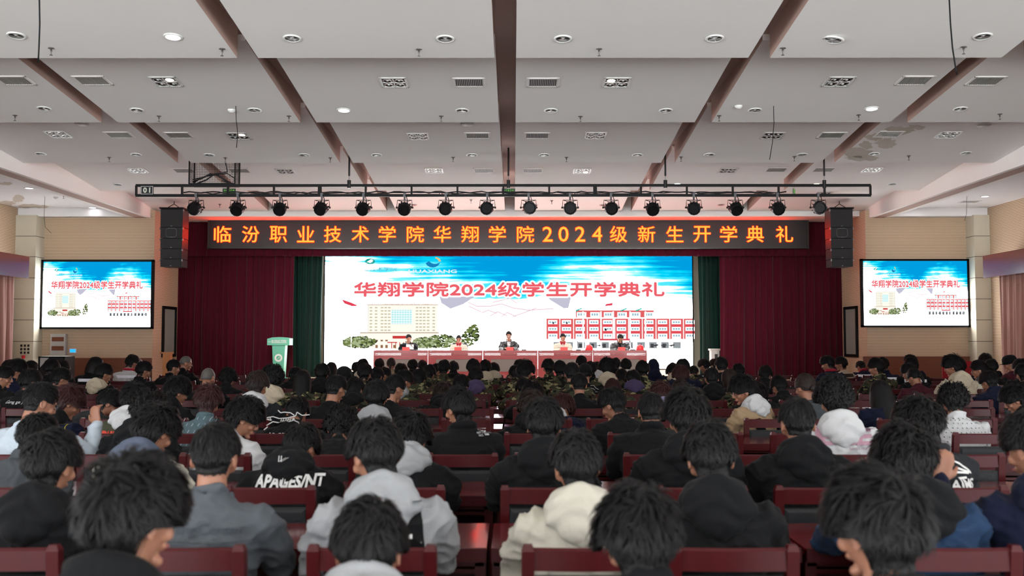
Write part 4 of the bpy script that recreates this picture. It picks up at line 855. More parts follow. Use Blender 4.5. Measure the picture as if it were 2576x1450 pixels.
def body_mesh(L, pose, yaw, pd, vox):
    k = (L, pose, round(yaw, 2), pd, vox)
    if k in BODY: return BODY[k]
    mb = MB(); torso(mb, L, [(-.06, .12, .08), (-.02, .15, .1), (.1, .135, .09), (.28, .145, .095), (.38, .165, .1), (.45, .15, .085), (.5, .09, .065), (.54, .05, .055)])
    H = headM(L, yaw, pd); p, a = spine(L, .48)
    mb.tube([p, spine(L, .56)[0] + Vector((0, .005, 0)), H @ Vector((0, -.018, -.03))], [.064, .054, .052], 14, round_ends=True)
    rings = []
    for j in range(1, 24):
        e = -PI/2 + PI*j/24; rings.append([H @ (Vector((math.cos(e)*math.cos(2*PI*i/32), math.cos(e)*math.sin(2*PI*i/32), math.sin(e))) * skull((math.cos(e)*math.cos(2*PI*i/32), math.cos(e)*math.sin(2*PI*i/32), math.sin(e)))) for i in range(32)])
    mb.loft(rings)
    mb.tube([(0, .086, .02), (0, .100, -.005), (0, .108, -.026)], [.008, .0105, .0135], 8, H, round_ends=True); mb.ell((0, .100, -.033), (.018, .012, .009), H)   # nose
    mb.ell((0, .087, -.062), (.024, .014, .013), H); mb.ell((0, .078, -.098), (.022, .018, .015), H); mb.ell((-.03, .078, .022), (.026, .013, .008), H); mb.ell((.03, .078, .022), (.026, .013, .008), H)
    for s in (-1, 1):
        E = H @ T(s*.075, -.010, -.012, rz=-s*.35, rx=.12); mb.ell((0, 0, 0), (.007, .018, .030), E); mb.tube([(s*.006, .002, -.026), (s*.010, -.014, -.016), (s*.012, -.019, .006), (s*.010, -.010, .026), (s*.006, .008, .026)], .0055, 6, E, round_ends=True)
        mb.ell((s*.045, .062, -.03), (.02, .018, .02), H)
    for s, S, Ee, Wr, D, kd in arms(L, pose):
        mb.tube([S, S.lerp(Ee, .5), Ee, Ee.lerp(Wr, .4), Wr], [.048, .044, .036, .036, .024], 10, round_ends=True); hand(mb, Wr, D, -s, .35 if kd == 'd' else .75)
    for s in (-1, 1):
        mb.tube([(s*.09, 0, .50), (s*.12, .42, .50), (s*.12, .45, .44), (s*.12, .42, .25), (s*.12, .40, .08)], [.078, .06, .056, .05, .035], 10, round_ends=True); mb.tube([(s*.12, .38, .045), (s*.13, .55, .035)], [.038, .035], 10, round_ends=True)
    BODY[k] = remeshed(mb, 'person', vox, 2); return BODY[k]
JK = {}
def fold_disp(seed, amp, quilt=False):
    o = Vector((seed*3.7, seed*1.9, seed))
    def f(c, n):
        p = Vector(c.tolist()); a = noise.noise(Vector((p.x*5, p.y*5, p.z*9)) + o); b = noise.noise(Vector((p.x*11 + p.z*6, p.y*9, p.z*14)) + o)
        d = amp * ((1 - min(1, abs(a)*2.2))**2 * .8 + (1 - min(1, abs(b)*2.4))**3 * .55 - .45)
        if quilt: d += .010 * abs(math.sin(p.z * PI / .095)) - .005
        return d
    return f
def jacket_mesh(L, pose, typ, var, vox=.0100):
    k = (L, pose, typ, var)
    if k in JK: return JK[k]
    mb = MB(); g = {'J': .016, 'S': .008, 'P': .024, 'D': .012}[typ]
    torso(mb, L, [(-.1, .165 + g, .125 + g), (0, .17 + g, .125 + g), (.1, .16 + g, .112 + g), (.25, .165 + g, .112 + g), (.36, .185 + g, .118 + g), (.43, .188 + g, .108 + g), (.475, .15 + g, .09 + g), (.51, .10 + g*.8, .074 + g*.5), (.535, .068 + g*.5, .066 + g*.4)])
    p, a = spine(L, .525); M = Matrix.Translation(p) @ Matrix.Rotation(-a, 4, 'X')
    rr = .066 + g*.4; th = {'J': .02, 'S': .010, 'P': .026, 'D': .016}[typ]; n = 18
    mb.tube([(rr*math.cos(q), rr*1.05*math.sin(q) + .004, (.018 if typ != 'S' else .004) - .02*math.sin(q)) for q in [2*PI*i/n + .15 for i in range(n)]], th, 8, M)
    for s, S, Ee, Wr, D, kd in arms(L, pose):
        w = .062 + g*.9; e = .05 + g*.8; c = .036 + g*.5; We = Wr.lerp(Ee, .08)
        mb.tube([S + Vector((-s*.05, 0, .0)), S + Vector((s*.012, 0, -.005)), S.lerp(Ee, .45) + Vector((s*.012, 0, 0)), Ee, Ee.lerp(We, .5), We], [w, w*1.02, (w+e)/2 + .004, e, (e+c)/2 + .004, c], 14, round_ends=True)
    JK[k] = remeshed(mb, 'jacket', vox, 4, fold_disp(var*5.1 + L, {'J': .022, 'S': .014, 'P': .010, 'D': .017}[typ], typ == 'P')); return JK[k]
HOODS = {}
def hood_mesh(var):
    if var in HOODS: return HOODS[var]
    mb = MB(); rnd = random.Random(var + 40); n = 22; aa = [math.radians(50 - 280*i/n) for i in range(n+1)]
    mb.tube([(.100*math.cos(q), .082*math.sin(q) - .008, .030 - .040*math.sin(q)) for q in aa], [.026 + .020*smooth(.2, -1, math.sin(q)) for q in aa], 10, round_ends=True)
    tip = rnd.uniform(-.03, .03)
    mb.ell((0, -.112, -.01), (.15, .055, .095)); mb.ell((tip*.6, -.132, -.045), (.115, .046, .072)); mb.ell((tip, -.138, -.088), (.06, .036, .05)); mb.ell((-.10, -.06, .0), (.05, .07, .06)); mb.ell((.10, -.06, .0), (.05, .07, .06))
    def f(c, nn):
        x, y, z = c; m = smooth(-.02, -.1, y); ph = 70*(z + .45*abs(x)**1.0) + 3*noise.noise(Vector((x*9, z*9, var))); return m*.0065*math.sin(ph) + .006*noise.noise(Vector((x*12, y*12, z*12 + var)))
    HOODS[var] = remeshed(mb, 'hood', .0085, 3, f); return HOODS[var]
hu = MB(); hu.ell((0, -.012, .008), (.105, .122, .148)); hu.tube([(0, -.02, 0), (0, -.035, -.10), (0, -.04, -.17)], [.1, .105, .135], 16, round_ends=True)
HOODUP = remeshed(hu, 'hood', .010, 4, fold_disp(2, .01))
tr_ = MB(); [tr_.tube([(s*.09, -.04, .50), (s*.12, .40, .52), (s*.12, .47, .45), (s*.12, .44, .25), (s*.12, .42, .09)], [.10, .082, .078, .066, .058], 12, round_ends=True) for s in (-1, 1)]; tr_.ell((0, 0, .51), (.18, .13, .1))
TROUS = remeshed(tr_, 'trousers', .016, 2, fold_disp(1, .01))
SHOE = MB().tube([(0, -.05, .05), (0, .02, .055), (0, .12, .04), (0, .17, .035)], [.042, .046, .042, .032], 12, round_ends=True, flat=.8).box((0, .05, .012), (.085, .26, .024)).mesh('shoe', True)
gl_ = MB()
for s in (-1, 1):
    gl_.tube([(s*.034 + .026*math.cos(q), .098 - .006*abs(math.cos(q)), .006 + .020*math.sin(q)) for q in [2*PI*i/16 for i in range(17)]], .0016, 5); gl_.tube([(s*.060, .094, .010), (s*.076, .06, .008), (s*.079, -.005, .008)], .0015, 5)
gl_.tube([(-.008, .099, .008), (.008, .099, .008)], .0015, 5); GLASS = gl_.mesh('eyeglasses', True)
ln = MB(); [ln.lathe([(.001, 0), (.024, 0), (.024, .001), (.001, .001)], 14, T(s*.034, .097, .006) @ Matrix.Rotation(PI/2, 4, 'X')) for s in (-1, 1)]; LENS = ln.mesh('lenses')
EYE_ = MB().ell((0, 0, 0), (.0115, .005, .0042)).mesh('eye', True); BROW = MB().tube([(-.016, -.002, 0), (0, .002, .004), (.016, -.003, .001)], [.002, .003, .0015], 6).mesh('eyebrow'); LIPS = MB().ell((0, 0, 0), (.021, .006, .0065)).mesh('lips', True)
def project(me, jm, x0, z0, name, parent, m, off=.008, sub=3):
    """lay flat lettering (made around the origin of the xz plane) onto the back of a garment"""
    b = bmesh.new(); b.from_mesh(me); bmesh.ops.triangulate(b, faces=b.faces)
    for _ in range(sub):
        es = [e for e in b.edges if e.calc_length() > .018]
        if es: bmesh.ops.subdivide_edges(b, edges=es, cuts=1, use_grid_fill=True)
    bmesh.ops.triangulate(b, faces=b.faces)
    bv = BVHTree.FromPolygons([v.co[:] for v in jm.vertices], [tuple(p.vertices) for p in jm.polygons])
    for v in b.verts:
        x, z = v.co.x + x0, v.co.z + z0; hit = bv.ray_cast(Vector((x, -2, z)), Vector((0, 1, 0)))
        v.co = (x, (hit[0].y if hit[0] else -.1) - off, z)
    out = bpy.data.meshes.new(name); b.to_mesh(out); b.free(); return link(name, out, m, parent)
GNAME = {'J': 'jacket', 'S': 'sweatshirt', 'P': 'puffer jacket', 'D': 'jacket'}
STYLE = {'groomed': 'short', 'crew': 'cropped', 'neat': 'short', 'fluffy': 'thick', 'curly': 'curly', 'bob': 'bobbed', 'long': 'long', 'bun': 'tied-back', 'bald': 'very short', 'cap': 'capped', 'hoodup': 'covered'}
def person(loc, rz, s, L, pose, style, hair, yaw, pd, typ, color, hood, var, near, extras=()):
    jm = jacket_mesh(L, pose, typ, var)
    o = link('person', body_mesh(L, pose, yaw, pd, .0062 if near else .0085), M_SKIN); o.location = loc; o.rotation_euler.z = rz; o.scale = (s, s, s)
    H = headM(L, yaw, pd)
    if style == 'hoodup': link('hair', hair_mesh('neat', 0), HAIRC[hair], o, H)
    else: link('hair', hair_mesh(style, var % 2), HAIRC[hair], o, H)
    if style == 'cap': link('cap', cap_me, cloth('black'), o, H)
    j = link('jacket' if typ != 'S' else 'sweatshirt', jm, cloth(color), o)
    p, a = spine(L, .50); MH = Matrix.Translation(p) @ Matrix.Rotation(-a, 4, 'X')
    if style == 'hoodup': link('hood', HOODUP, cloth(color), j, H)
    elif hood: link('hood', hood_mesh(var), cloth(hood), j, MH @ T(0, .004, .004, s=.93 if typ != 'P' else 1.0))
    link('trousers', TROUS, cloth(('black', 'charcoal', 'navy')[var % 3]), o)
    for q in (-1, 1): link('shoe', SHOE, (M_BLACKP, M_WHITE)[var % 2], o, T(q*.12, .40, 0))
    if 'G' in extras: g = link('eyeglasses', GLASS, M_BLACKP, o, H); link('lenses', LENS, M_LENS, g)
    if abs(yaw) > .3 or 'F' in extras:
        for q in (-1, 1): link('eye', EYE_, M_EYE, o, H @ T(q*.032, .0885, .006)); link('eyebrow', BROW, HAIRC['black'], o, H @ T(q*.033, .0925, .027))
        link('lips', LIPS, M_LIP, o, H @ T(0, .0985, -.062))
    return o, j, jm
# ------------------------------------------------------------------ desks and chairs
PITCHR = 1.36; ROW0 = 3.38; SEAT0 = -.1 + .3175; SP = .635
def seat_x(i): return SEAT0 + SP*i
def chair_parts():
    o = empty('auditorium_chair'); t = .92
    for s in (-1, 1):
        b = MB(); b.loft([[(s*.195 + dx*w, y + dy*w, z) for dx, dy in ((-1, -1), (1, -1), (1, 1), (-1, 1))] for y, z, w in [(-.03, 0, .017), (.02, .45, .021), (.0, .7, .021), (-.02, t - .02, .021), (-.02, t, .014)]]); b.obj('back_post', M_WOOD, o)
        MB().box((s*.195, .40, .185), (.036, .036, .37)).obj('front_leg', M_WOOD, o); MB().box((s*.195, .21, .2), (.022, .36, .03)).obj('stretcher', M_WOOD, o)
    MB().loft([[(x, -.016 - .012*math.cos(x*8) + dy, z) for dy, z in ((-.014, t - .085), (.014, t - .085), (.014, t - .018), (.0, t - .010), (-.014, t - .018))] for x in [-.178 + .0356*i for i in range(11)]]).obj('top_rail', M_WOOD, o)
    MB().box((0, -.0, .56), (.36, .022, .04)).obj('lower_rail', M_WOOD, o)
    b = MB(); b.loft([[(x, y0, z) for x, z in r] for y0, r in [(y, [(sx*w, zc + sz*h) for sx, sz in ((-1, -1), (1, -1), (1, 1), (-1, 1))]) for y, w, h, zc in [(-.036, .155, .095, .70), (-.026, .172, .112, .70), (.012, .172, .112, .70), (.026, .155, .095, .70)]]]); b.obj('back_pad', M_LEATHER, o)
    MB().box((0, .21, .355), (.40, .42, .035)).obj('seat_frame', M_WOOD, o); MB().loft([[(sx*w, .21 + sy*h, z) for sx, sy in ((-1, -1), (1, -1), (1, 1), (-1, 1))] for w, h, z in [(.19, .2, .372), (.195, .205, .392), (.18, .19, .408)]]).obj('seat', M_LEATHER, o)
    return o
def merged(root, name, mats):
    """one mesh for the distant copies, too small to show their parts"""
    mb = MB()
    for c in root.children:
        mi = mats.index(c.material_slots[0].material); me = c.data; mb.add([c.matrix_local @ v.co for v in me.vertices], [tuple(p.vertices) for p in me.polygons], None, mi)
    return mb.mesh(name)
CH0 = chair_parts(); CHM = merged(CH0, 'auditorium_chair', [M_WOOD, M_LEATHER])
def desk_parts():
    o = empty('desk'); w = 1.25
    b = MB(); b.box((0, .28, .745), (w, .56, .03)); b.obj('desk_top', M_TABLE, o)
    b = MB(); b.box((0, -.006, .735), (w, .018, .055)); b.box((0, .03, .70), (w - .02, .02, .03)); b.obj('front_edge', M_WOOD, o)
    for s in (-1, 1): MB().box((s*(w/2 - .025), .27, .365), (.045, .50, .73)).obj('side_panel', M_WOOD, o)
    MB().box((0, .50, .42), (w - .09, .02, .56)).obj('front_panel', M_WOOD, o); MB().box((0, .26, .66), (w - .09, .44, .018)).obj('shelf', M_LEATHER if 0 else M_WOOD, o)
    return o
DK0 = desk_parts(); DKM = merged(DK0, 'desk', [M_TABLE, M_WOOD])

# ------------------------------------------------------------------ the audience: px of head centre, py of hair top, row (nearest = -1), cut, hair, yaw (+ looks right), garment, colour, hood colour, extras
PEOPLE = """
338 1138 -1 fluffy black 30 J black black|930 1250 -1 neat black 0 J charcoal light_grey|1605 1215 -1 fluffy black -8 J black -|2203 1168 -1 fluffy black -25 J black -
130 1077 0 neat black 12 J black black|542 1060 0 crew black 0 D grey_denim - DEN|945 1047 0 neat black -35 J light_grey light_grey CROSS|1448 1078 0 neat black -14 J off-white off-white|1785 1057 0 neat black 0 J black black|2275 1060 0 fluffy black -10 J blue black HL|2600 1030 0 neat black -20 J navy navy HLU
93 1038 1 neat black 15 J dark_grey -|392 1013 1 fluffy black 25 J off-white blue-grey|757 1062 1 neat black 20 J black black PAGES|1033 1033 1 fluffy black 10 J black light_grey|1368 998 1 neat black 0 J black black|1725 972 1 fluffy black -10 J black black|2005 998 1 crew black 0 J black black|2312 993 1 fluffy black -25 J charcoal - AIMS
103 959 2 crew black 38 S pale_blue - G HR|373 980 2 curly black 15 J black black|618 994 2 fluffy black 65 S white - G|858 1018 2 curly black 0 S black -|1155 972 2 neat black -40 P black - TNF|1637 985 2 crew black 5 P black -|2099 943 2 curly black 0 J white white BBB
174 966 3 fluffy reddish 45 J navy black HOOD|281 977 3 neat black 60 S charcoal -|337 962 3 fluffy black 0 J olive white PURP|447 945 3 fluffy black 45 P black black G|524 966 3 fluffy reddish 0 D teal_grey - TICK|748 996 3 neat black 0 S black - ARC|947 955 3 neat black 0 J black light_grey|1337 981 3 fluffy brown 0 J black black SMALL|1412 988 3 fluffy reddish 50 J navy white G|1540 973 3 neat black -50 S black -|2398 961 3 curly black 10 D white - DOTS|2548 966 3 fluffy black -65 J black - G STR
647 932 4 neat brown 10 J charcoal white|845 942 4 crew black 30 S black - G|992 941 4 crew black 40 S black -|1116 960 4 fluffy brown 0 J black black|1340 958 4 fluffy black 0 J black - BAT|1664 959 4 fluffy reddish 0 J camouflage lavender|1712 955 4 neat brown 0 J charcoal -|1866 941 4 fluffy black -84 J tan white G TANP|1906 958 4 fluffy black 0 J black -|2026 939 4 bun brown -20 S dark_grey -|2216 954 4 long black 0 J navy -
75 927 5 neat black 30 J black - GENG|686 916 5 curly black -20 J camouflage beige|761 929 5 long black 0 J camouflage -|893 948 5 neat black 10 J camouflage black|1016 930 5 neat black 48 J camouflage light_grey|1159 942 5 neat black 0 J camouflage -|1318 950 5 neat black 0 J camouflage -|1457 937 5 crew black 0 S black -|1542 952 5 neat reddish 0 J camouflage -|1790 924 5 crew black 0 J camouflage black|1836 927 5 bob brown -30 J black -|1960 945 5 neat black -20 J black -
10 920 6 neat black 70 J black - G|153 924 6 neat black 40 J black -|523 926 6 bald grey 10 J black -|810 914 6 neat black 0 J black black|865 922 6 cap black 0 J camouflage -|918 914 6 neat black 15 J camouflage -|1322 905 6 fluffy black 25 J camouflage -|1472 915 6 cap black 0 S black - LINE|1592 930 6 neat black 0 J camouflage purple|1713 918 6 fluffy reddish 0 J camouflage -|2488 932 6 neat black -20 J navy -|2574 915 6 neat black 0 J black -
42 903 7 fluffy black 50 J navy - G|261 914 7 neat black 42 J black beige G|573 925 7 curly black 0 J black -|742 923 7 neat black 0 J black -|1054 927 7 neat black 0 J camouflage -|1079 917 7 neat black 10 J camouflage -|1197 924 7 neat black 0 J camouflage purple|1409 907 7 neat black 0 J camouflage -|1438 911 7 crew black 0 J camouflage -|1527 899 7 fluffy black 0 J camouflage beige|1815 897 7 crew black 0 J black -|1925 919 7 neat black 30 J black - G|2300 926 7 bun black -20 S maroon -|2397 891 7 fluffy black -50 J beige beige|2462 906 7 neat black -60 J cream black G
129 903 8 neat black 20 J black -|157 907 8 neat black 10 J black -|362 908 8 neat black 45 J black - G|948 923 8 neat black 10 J black -|1117 905 8 neat black 10 J camouflage -|1191 903 8 neat black 0 J camouflage -|1297 918 8 neat black 0 J camouflage -|1564 927 8 neat black 0 J black -|1617 907 8 neat black 0 J camouflage -|1718 902 8 neat black 0 J navy -|1858 914 8 neat black 0 J black -|2204 900 8 neat black -50 J camouflage -|2286 913 8 neat black -45 J black - G|2494 903 8 neat black 0 J black -|2540 893 8 cap black -60 S maroon -
22 906 9 neat black 30 J black -|77 907 9 neat black 40 J charcoal -|240 897 9 bob black 30 J black - STR|436 904 9 crew black 50 J black -|966 923 9 neat black 50 J black -|1009 914 9 fluffy black 0 J black -|1097 914 9 neat black 40 J camouflage -|1221 905 9 neat black 0 J camouflage beige|1379 902 9 neat black -20 J camouflage -|1500 910 9 neat black 0 J camouflage white|1692 915 9 neat black -20 J camouflage beige|1745 919 9 crew black 10 J camouflage -|2293 898 9 neat black -10 J black - STR|2480 889 9 fluffy black 0 J black -|2568 902 9 neat black -10 J black -
332 892 10 neat black 30 J white - RC STR|346 901 10 bald grey 20 J charcoal -|468 896 10 bald grey 60 J black -|833 910 10 long black 20 J black -|897 910 10 neat black 0 J black -|913 902 10 neat black 0 J black beige|954 902 10 neat black 0 J black -|1038 904 10 neat black 0 J black -|1243 912 10 neat black 0 J black beige|1306 904 10 neat black 0 J camouflage -|1463 894 10 neat black -10 J black -|1486 909 10 neat black 0 J black -|1548 900 10 neat black 0 J black -|1575 902 10 neat black 0 J black white|1644 903 10 hoodup black 0 J navy -|1771 902 10 neat black -45 S charcoal - G STRIPES|2081 894 10 neat black -50 J navy - RC STR|2115 897 10 neat black -60 S beige - G BAND|2222 899 10 neat black 0 J navy - STR|2416 905 10 neat black 0 J navy - RC
984 900 11 bun brown 0 J tan -|1063 906 11 neat black 0 J black -|1141 908 11 neat black 0 J black -|1694 912 11 neat black 0 J black -|1798 902 11 neat black -30 J black -|2166 907 11 crew black -20 J navy - RC STR|2290 892 11 neat black -60 J navy - G
"""
occupied = {}; persons = []
rowsX = {}
for part in PEOPLE.strip().replace('\n', '|').split('|'):
    t = part.split(); x, y, n = float(t[0]), float(t[1]), int(t[2])
    xx = lambda n_: at(x, y + 40, ROW0 + PITCHR*n_ + .35).x
    ok = lambda n_: all(abs(xx(n_) - v) >= .47 for v in rowsX.get(n_, []))
    if n >= 3 and not ok(n):
        for dn in (1, -1, 2, -2, 3):
            if 3 <= n + dn <= 12 and ok(n + dn): n += dn; break
    rowsX.setdefault(n, []).append(xx(n)); style, hair, yaw, typ = t[3], t[4], math.radians(float(t[5])), t[6]
    color = t[7].replace('_', ' '); hood = None if t[8] == '-' else t[8].replace('_', ' '); ex = t[9:]
    yb = ROW0 + PITCHR*n; yh = yb + .25; pd = 0 if n < 0 else (14 if (int(x)*7 + n) % 3 == 0 else 6)
    if 'HL' in ex or 'PAGES' in ex or 'ARC' in ex: pd = 22
    if abs(yaw) > .9: pd = 4
    best = None
    for L in range(4):
        H = headM(L, 0, pd); hy, hz = (H @ Vector((0, 0, 0))).y, (H @ Vector((0, 0, 0))).z + .117 + TOPT[style]
        zt = at(x, y, yh + hy - .02).z; e = abs(zt/hz - 1) + (.015*L)
        if best is None or e < best[0]: best = (e, L, min(1.09, max(.90, zt/hz)), hy)
    _, L, s, hy = best; X0 = at(x, y + 40, yh + hy*s).x
    persons.append(dict(x=x, n=n, style=style, hair=hair, yaw=yaw, typ=typ, color=color, hood=hood, ex=ex, L=L, s=s, X=X0, yh=yh, pd=pd))
EXTEXT = {'CROSS': ' and white cross print', 'DEN': ' with embossed lettering', 'PAGES': ' with white lettering', 'AIMS': ' with white print', 'BBB': ' with mauve print', 'HOOD': ' with yellow lettering', 'PURP': ' with red lettering',
          'TICK': ' with pale ticks', 'ARC': ' with white skeleton print', 'SMALL': ' with tiny print', 'DOTS': ' with dotted pattern', 'BAT': ' with white block letters', 'GENG': ' with script lettering', 'TNF': ' with shoulder logo', 'TANP': ' with black patch',
          'STR': ' with reflective stripe', 'STRIPES': ' with white stripes', 'BAND': ' with brown band', 'LINE': ' with white line print', 'RC': ' with red collar'}
M_PRINT = mat('white_print', srgb(214, 214, 212), rough=.6); M_REFL = mat('reflective_tape', srgb(235, 238, 245), rough=.3, emit=None)
def flat_me(fn): mb = MB(); fn(mb); return mb.mesh('print', fix=False)
def strip(pts, w):
    mb = MB()
    for a, b in zip(pts, pts[1:]):
        a, b = Vector((a[0], 0, a[1])), Vector((b[0], 0, b[1])); n_ = int(max(1, (b-a).length/.02)); d = (b-a).normalized(); q = Vector((-d.z, 0, d.x))*w/2
        for i in range(n_): p0 = a.lerp(b, i/n_); p1 = a.lerp(b, (i+1)/n_); mb.add([p0-q, p1-q, p1+q, p0+q], [(0, 1, 2, 3)])
    return mb
def strips(lst, w):
    out = MB()
    for l in lst: s_m = strip(l, w); out.add(s_m.v, s_m.f)
    return out.mesh('print', fix=False)
def add_extras(p, o, j, jm):
    ex = p['ex']; zs = spine(p['L'], .36)[0].z + .13
    P = lambda me, x, z, m, name='back_print', off=.009, sub=4: project(me, jm, x, z, name, j, m, off, sub)
    if 'DEN' in ex:
        dm = mat('denim_emboss', srgb(62, 67, 74), rough=.8); P(fit_text('MorningCenter', .36, .045), -.02, zs - .06, dm, 'embossed_lettering', .007)
        P(strips([[(-.2, 0), (.2, 0)], [(-.2, .012), (.2, .012)]], .003), 0, zs - .11, dm, 'yoke_seam'); P(strips([[(-.03, 0), (-.035, -.25)], [(.03, 0), (.035, -.25)]], .003), 0, zs - .12, dm, 'back_pleat')
        a_ = spine(p['L'], .535); 
    if 'CROSS' in ex:
        P(flat_me(lambda mb: mb.add([(-.13, 0, 0), (.13, 0, 0), (.15, 0, -.30), (-.15, 0, -.30)], [(0, 1, 2, 3)])), 0, zs + .03, cloth('black'), 'black_back_panel', .007, 5)
        P(strips([[(0, .045), (0, -.055)], [(-.045, .01), (.045, .01)]], .014), .05, zs - .10, M_PRINT, 'cross_print', .013)
    if 'PAGES' in ex: P(fit_text('APAGES/NT', .36, .065, shear=.15, bold=.04), .02, zs - .035, M_PRINT); P(strips([[(-.0, .10), (-.01, -.02), (-.012, -.1)], [(.012, .1), (.002, -.02), (-.002, -.1)]], .004), -.0, zs + .02, M_PRINT, 'hood_cord', .03)
    if 'ARC' in ex:
        P(fit_text("ARC'TERYX", .34, .05), -.02, zs - .06, M_PRINT)
        P(strips([[(-.14, .04), (-.09, .05), (-.04, .035), (.03, .04), (.09, .055), (.10, .085), (.14, .06), (.2, .065)], [(-.05, .1), (-.03, .08), (0, .085), (.05, .08), (.08, .06)], [(-.14, -.02), (-.09, .01), (-.03, 0), (-.02, .03)], [(-.12, .05), (-.10, .02), (-.14, .03)], [(.0, .0), (.07, .02), (.08, .04)], [(.0, .0), (.05, -.02), (.07, -.05), (.05, -.08)], [(.07, -.05), (.085, -.09)], [(-.13, -.03), (-.16, -.055)]], .007), 0, zs + .06, M_PRINT, 'skeleton_print')
        P(strips([[(-.02 + .018*i, .035), (-.03 + .018*i, .012)] for i in range(6)], .005), 0, zs + .06, M_PRINT, 'rib_print')
    if 'AIMS' in ex: P(fit_text('AIMS', .16, .05, bold=.03), .08, zs - .10, M_PRINT); P(strips([[(-.16, .07), (-.02, .03), (.1, -.03), (.12, -.05), (.02, -.02)], [(.0, -.04), (.06, -.045), (.1, -.05)], [(.02, -.07), (.08, -.07)]], .010), .03, zs, M_PRINT, 'swoosh_print')
    if 'BBB' in ex:
        mv = mat('mauve_print', srgb(172, 132, 146), rough=.7); P(fit_text('BBE', .34, .10, bold=.045, spacing=.85), .01, zs - .03, mv); P(fit_text('BATTLE HORSE', .14, .014), .09, zs - .10, mv, 'small_lettering')
    if 'HOOD' in ex: P(fit_text('GOOD', .2, .07, bold=.0), .0, zs - .04, mat('yellow_print', srgb(190, 176, 60))); P(strips([[(.0, 0), (.04, -.12), (.05, -.26)]], .006), .17, zs + .03, MATS['yellow_print'], 'sleeve_piping')
    if 'PURP' in ex: P(fit_text('purpose', .34, .09, bold=.04), .0, zs - .10, mat('red_print', srgb(206, 66, 44)))
    if 'TNF' in ex: P(fit_text('THE\nNORTH\nFACE', .05, .042, bold=.02), .095, zs + .03, M_PRINT, 'shoulder_logo'); P(flat_me(lambda mb: mb.add([(0, 0, 0)] + [(.03*math.cos(a), 0, .03*math.sin(a)) for a in [PI/2*i/6 for i in range(7)]], [(0, i+1, i+2) for i in range(6)])), .125, zs + .012, M_PRINT, 'logo_mark')
    if 'BAT' in ex: P(fit_text('BAT\nDOLL', .2, .14, bold=.03), -.1, zs - .03, M_PRINT)
    if 'SMALL' in ex: P(fit_text('BRIDGE', .07, .012), 0, zs - .02, M_PRINT)
    if 'GENG' in ex: P(fit_text('Geng ge jeans', .3, .04, shear=.3), 0, zs - .03, M_PRINT)
    if 'LINE' in ex: P(strips([[(.06, .03), (.1, .04), (.13, .0), (.17, -.02)], [(.06, .0), (.1, -.01), (.12, -.03)], [(.12, -.05), (.15, -.05)]], .004), 0, zs, M_PRINT)
    if 'STR' in ex: P(strips([[(-.17, 0), (.17, 0)]], .045), 0, zs - .05, M_REFL, 'reflective_stripe')
    if 'STRIPES' in ex: P(strips([[(-.18, z), (.18, z)] for z in (0, -.05, -.1, -.15)], .012), 0, zs + .02, M_PRINT, 'stripes')
    if 'BAND' in ex: P(strips([[(-.16, 0), (.16, 0)]], .06), 0, zs - .03, cloth('brown'), 'brown_band')
    if 'DOTS' in ex: P(strips([[(-.17 + .035*i + .017*(k % 2), -.035*k), (-.165 + .035*i + .017*(k % 2), -.035*k - .006)] for i in range(10) for k in range(9)], .006), 0, zs + .04, cloth('charcoal'), 'dot_pattern')
    if 'TICK' in ex: P(strips([[(-.18 + .05*i + .02*(k % 2), -.05*k), (-.19 + .05*i + .02*(k % 2), -.05*k - .022)] for i in range(8) for k in range(6)], .0035), 0, zs + .06, cloth('pale blue'), 'tick_pattern')
    if 'TANP' in ex: P(flat_me(lambda mb: mb.add([(-.04, 0, .05), (.02, 0, .06), (.07, 0, -.05), (-.03, 0, -.07)], [(0, 1, 2, 3)])), -.10, zs - .13, cloth('black'), 'black_patch')
    if 'RC' in ex:
        a_ = spine(p['L'], .53); M = Matrix.Translation(a_[0]) @ Matrix.Rotation(-a_[1], 4, 'X'); n_ = 16
        MB().tube([(.076*math.cos(q), .078*math.sin(q) + .004, .02) for q in [2*PI*i/n_ for i in range(n_+1)]], .024, 8).obj('red_collar', mat('red_cloth', srgb(160, 20, 44), rough=.8), j, True, M)
byrow = {}
for p in persons: byrow.setdefault(p['n'], []).append(p)
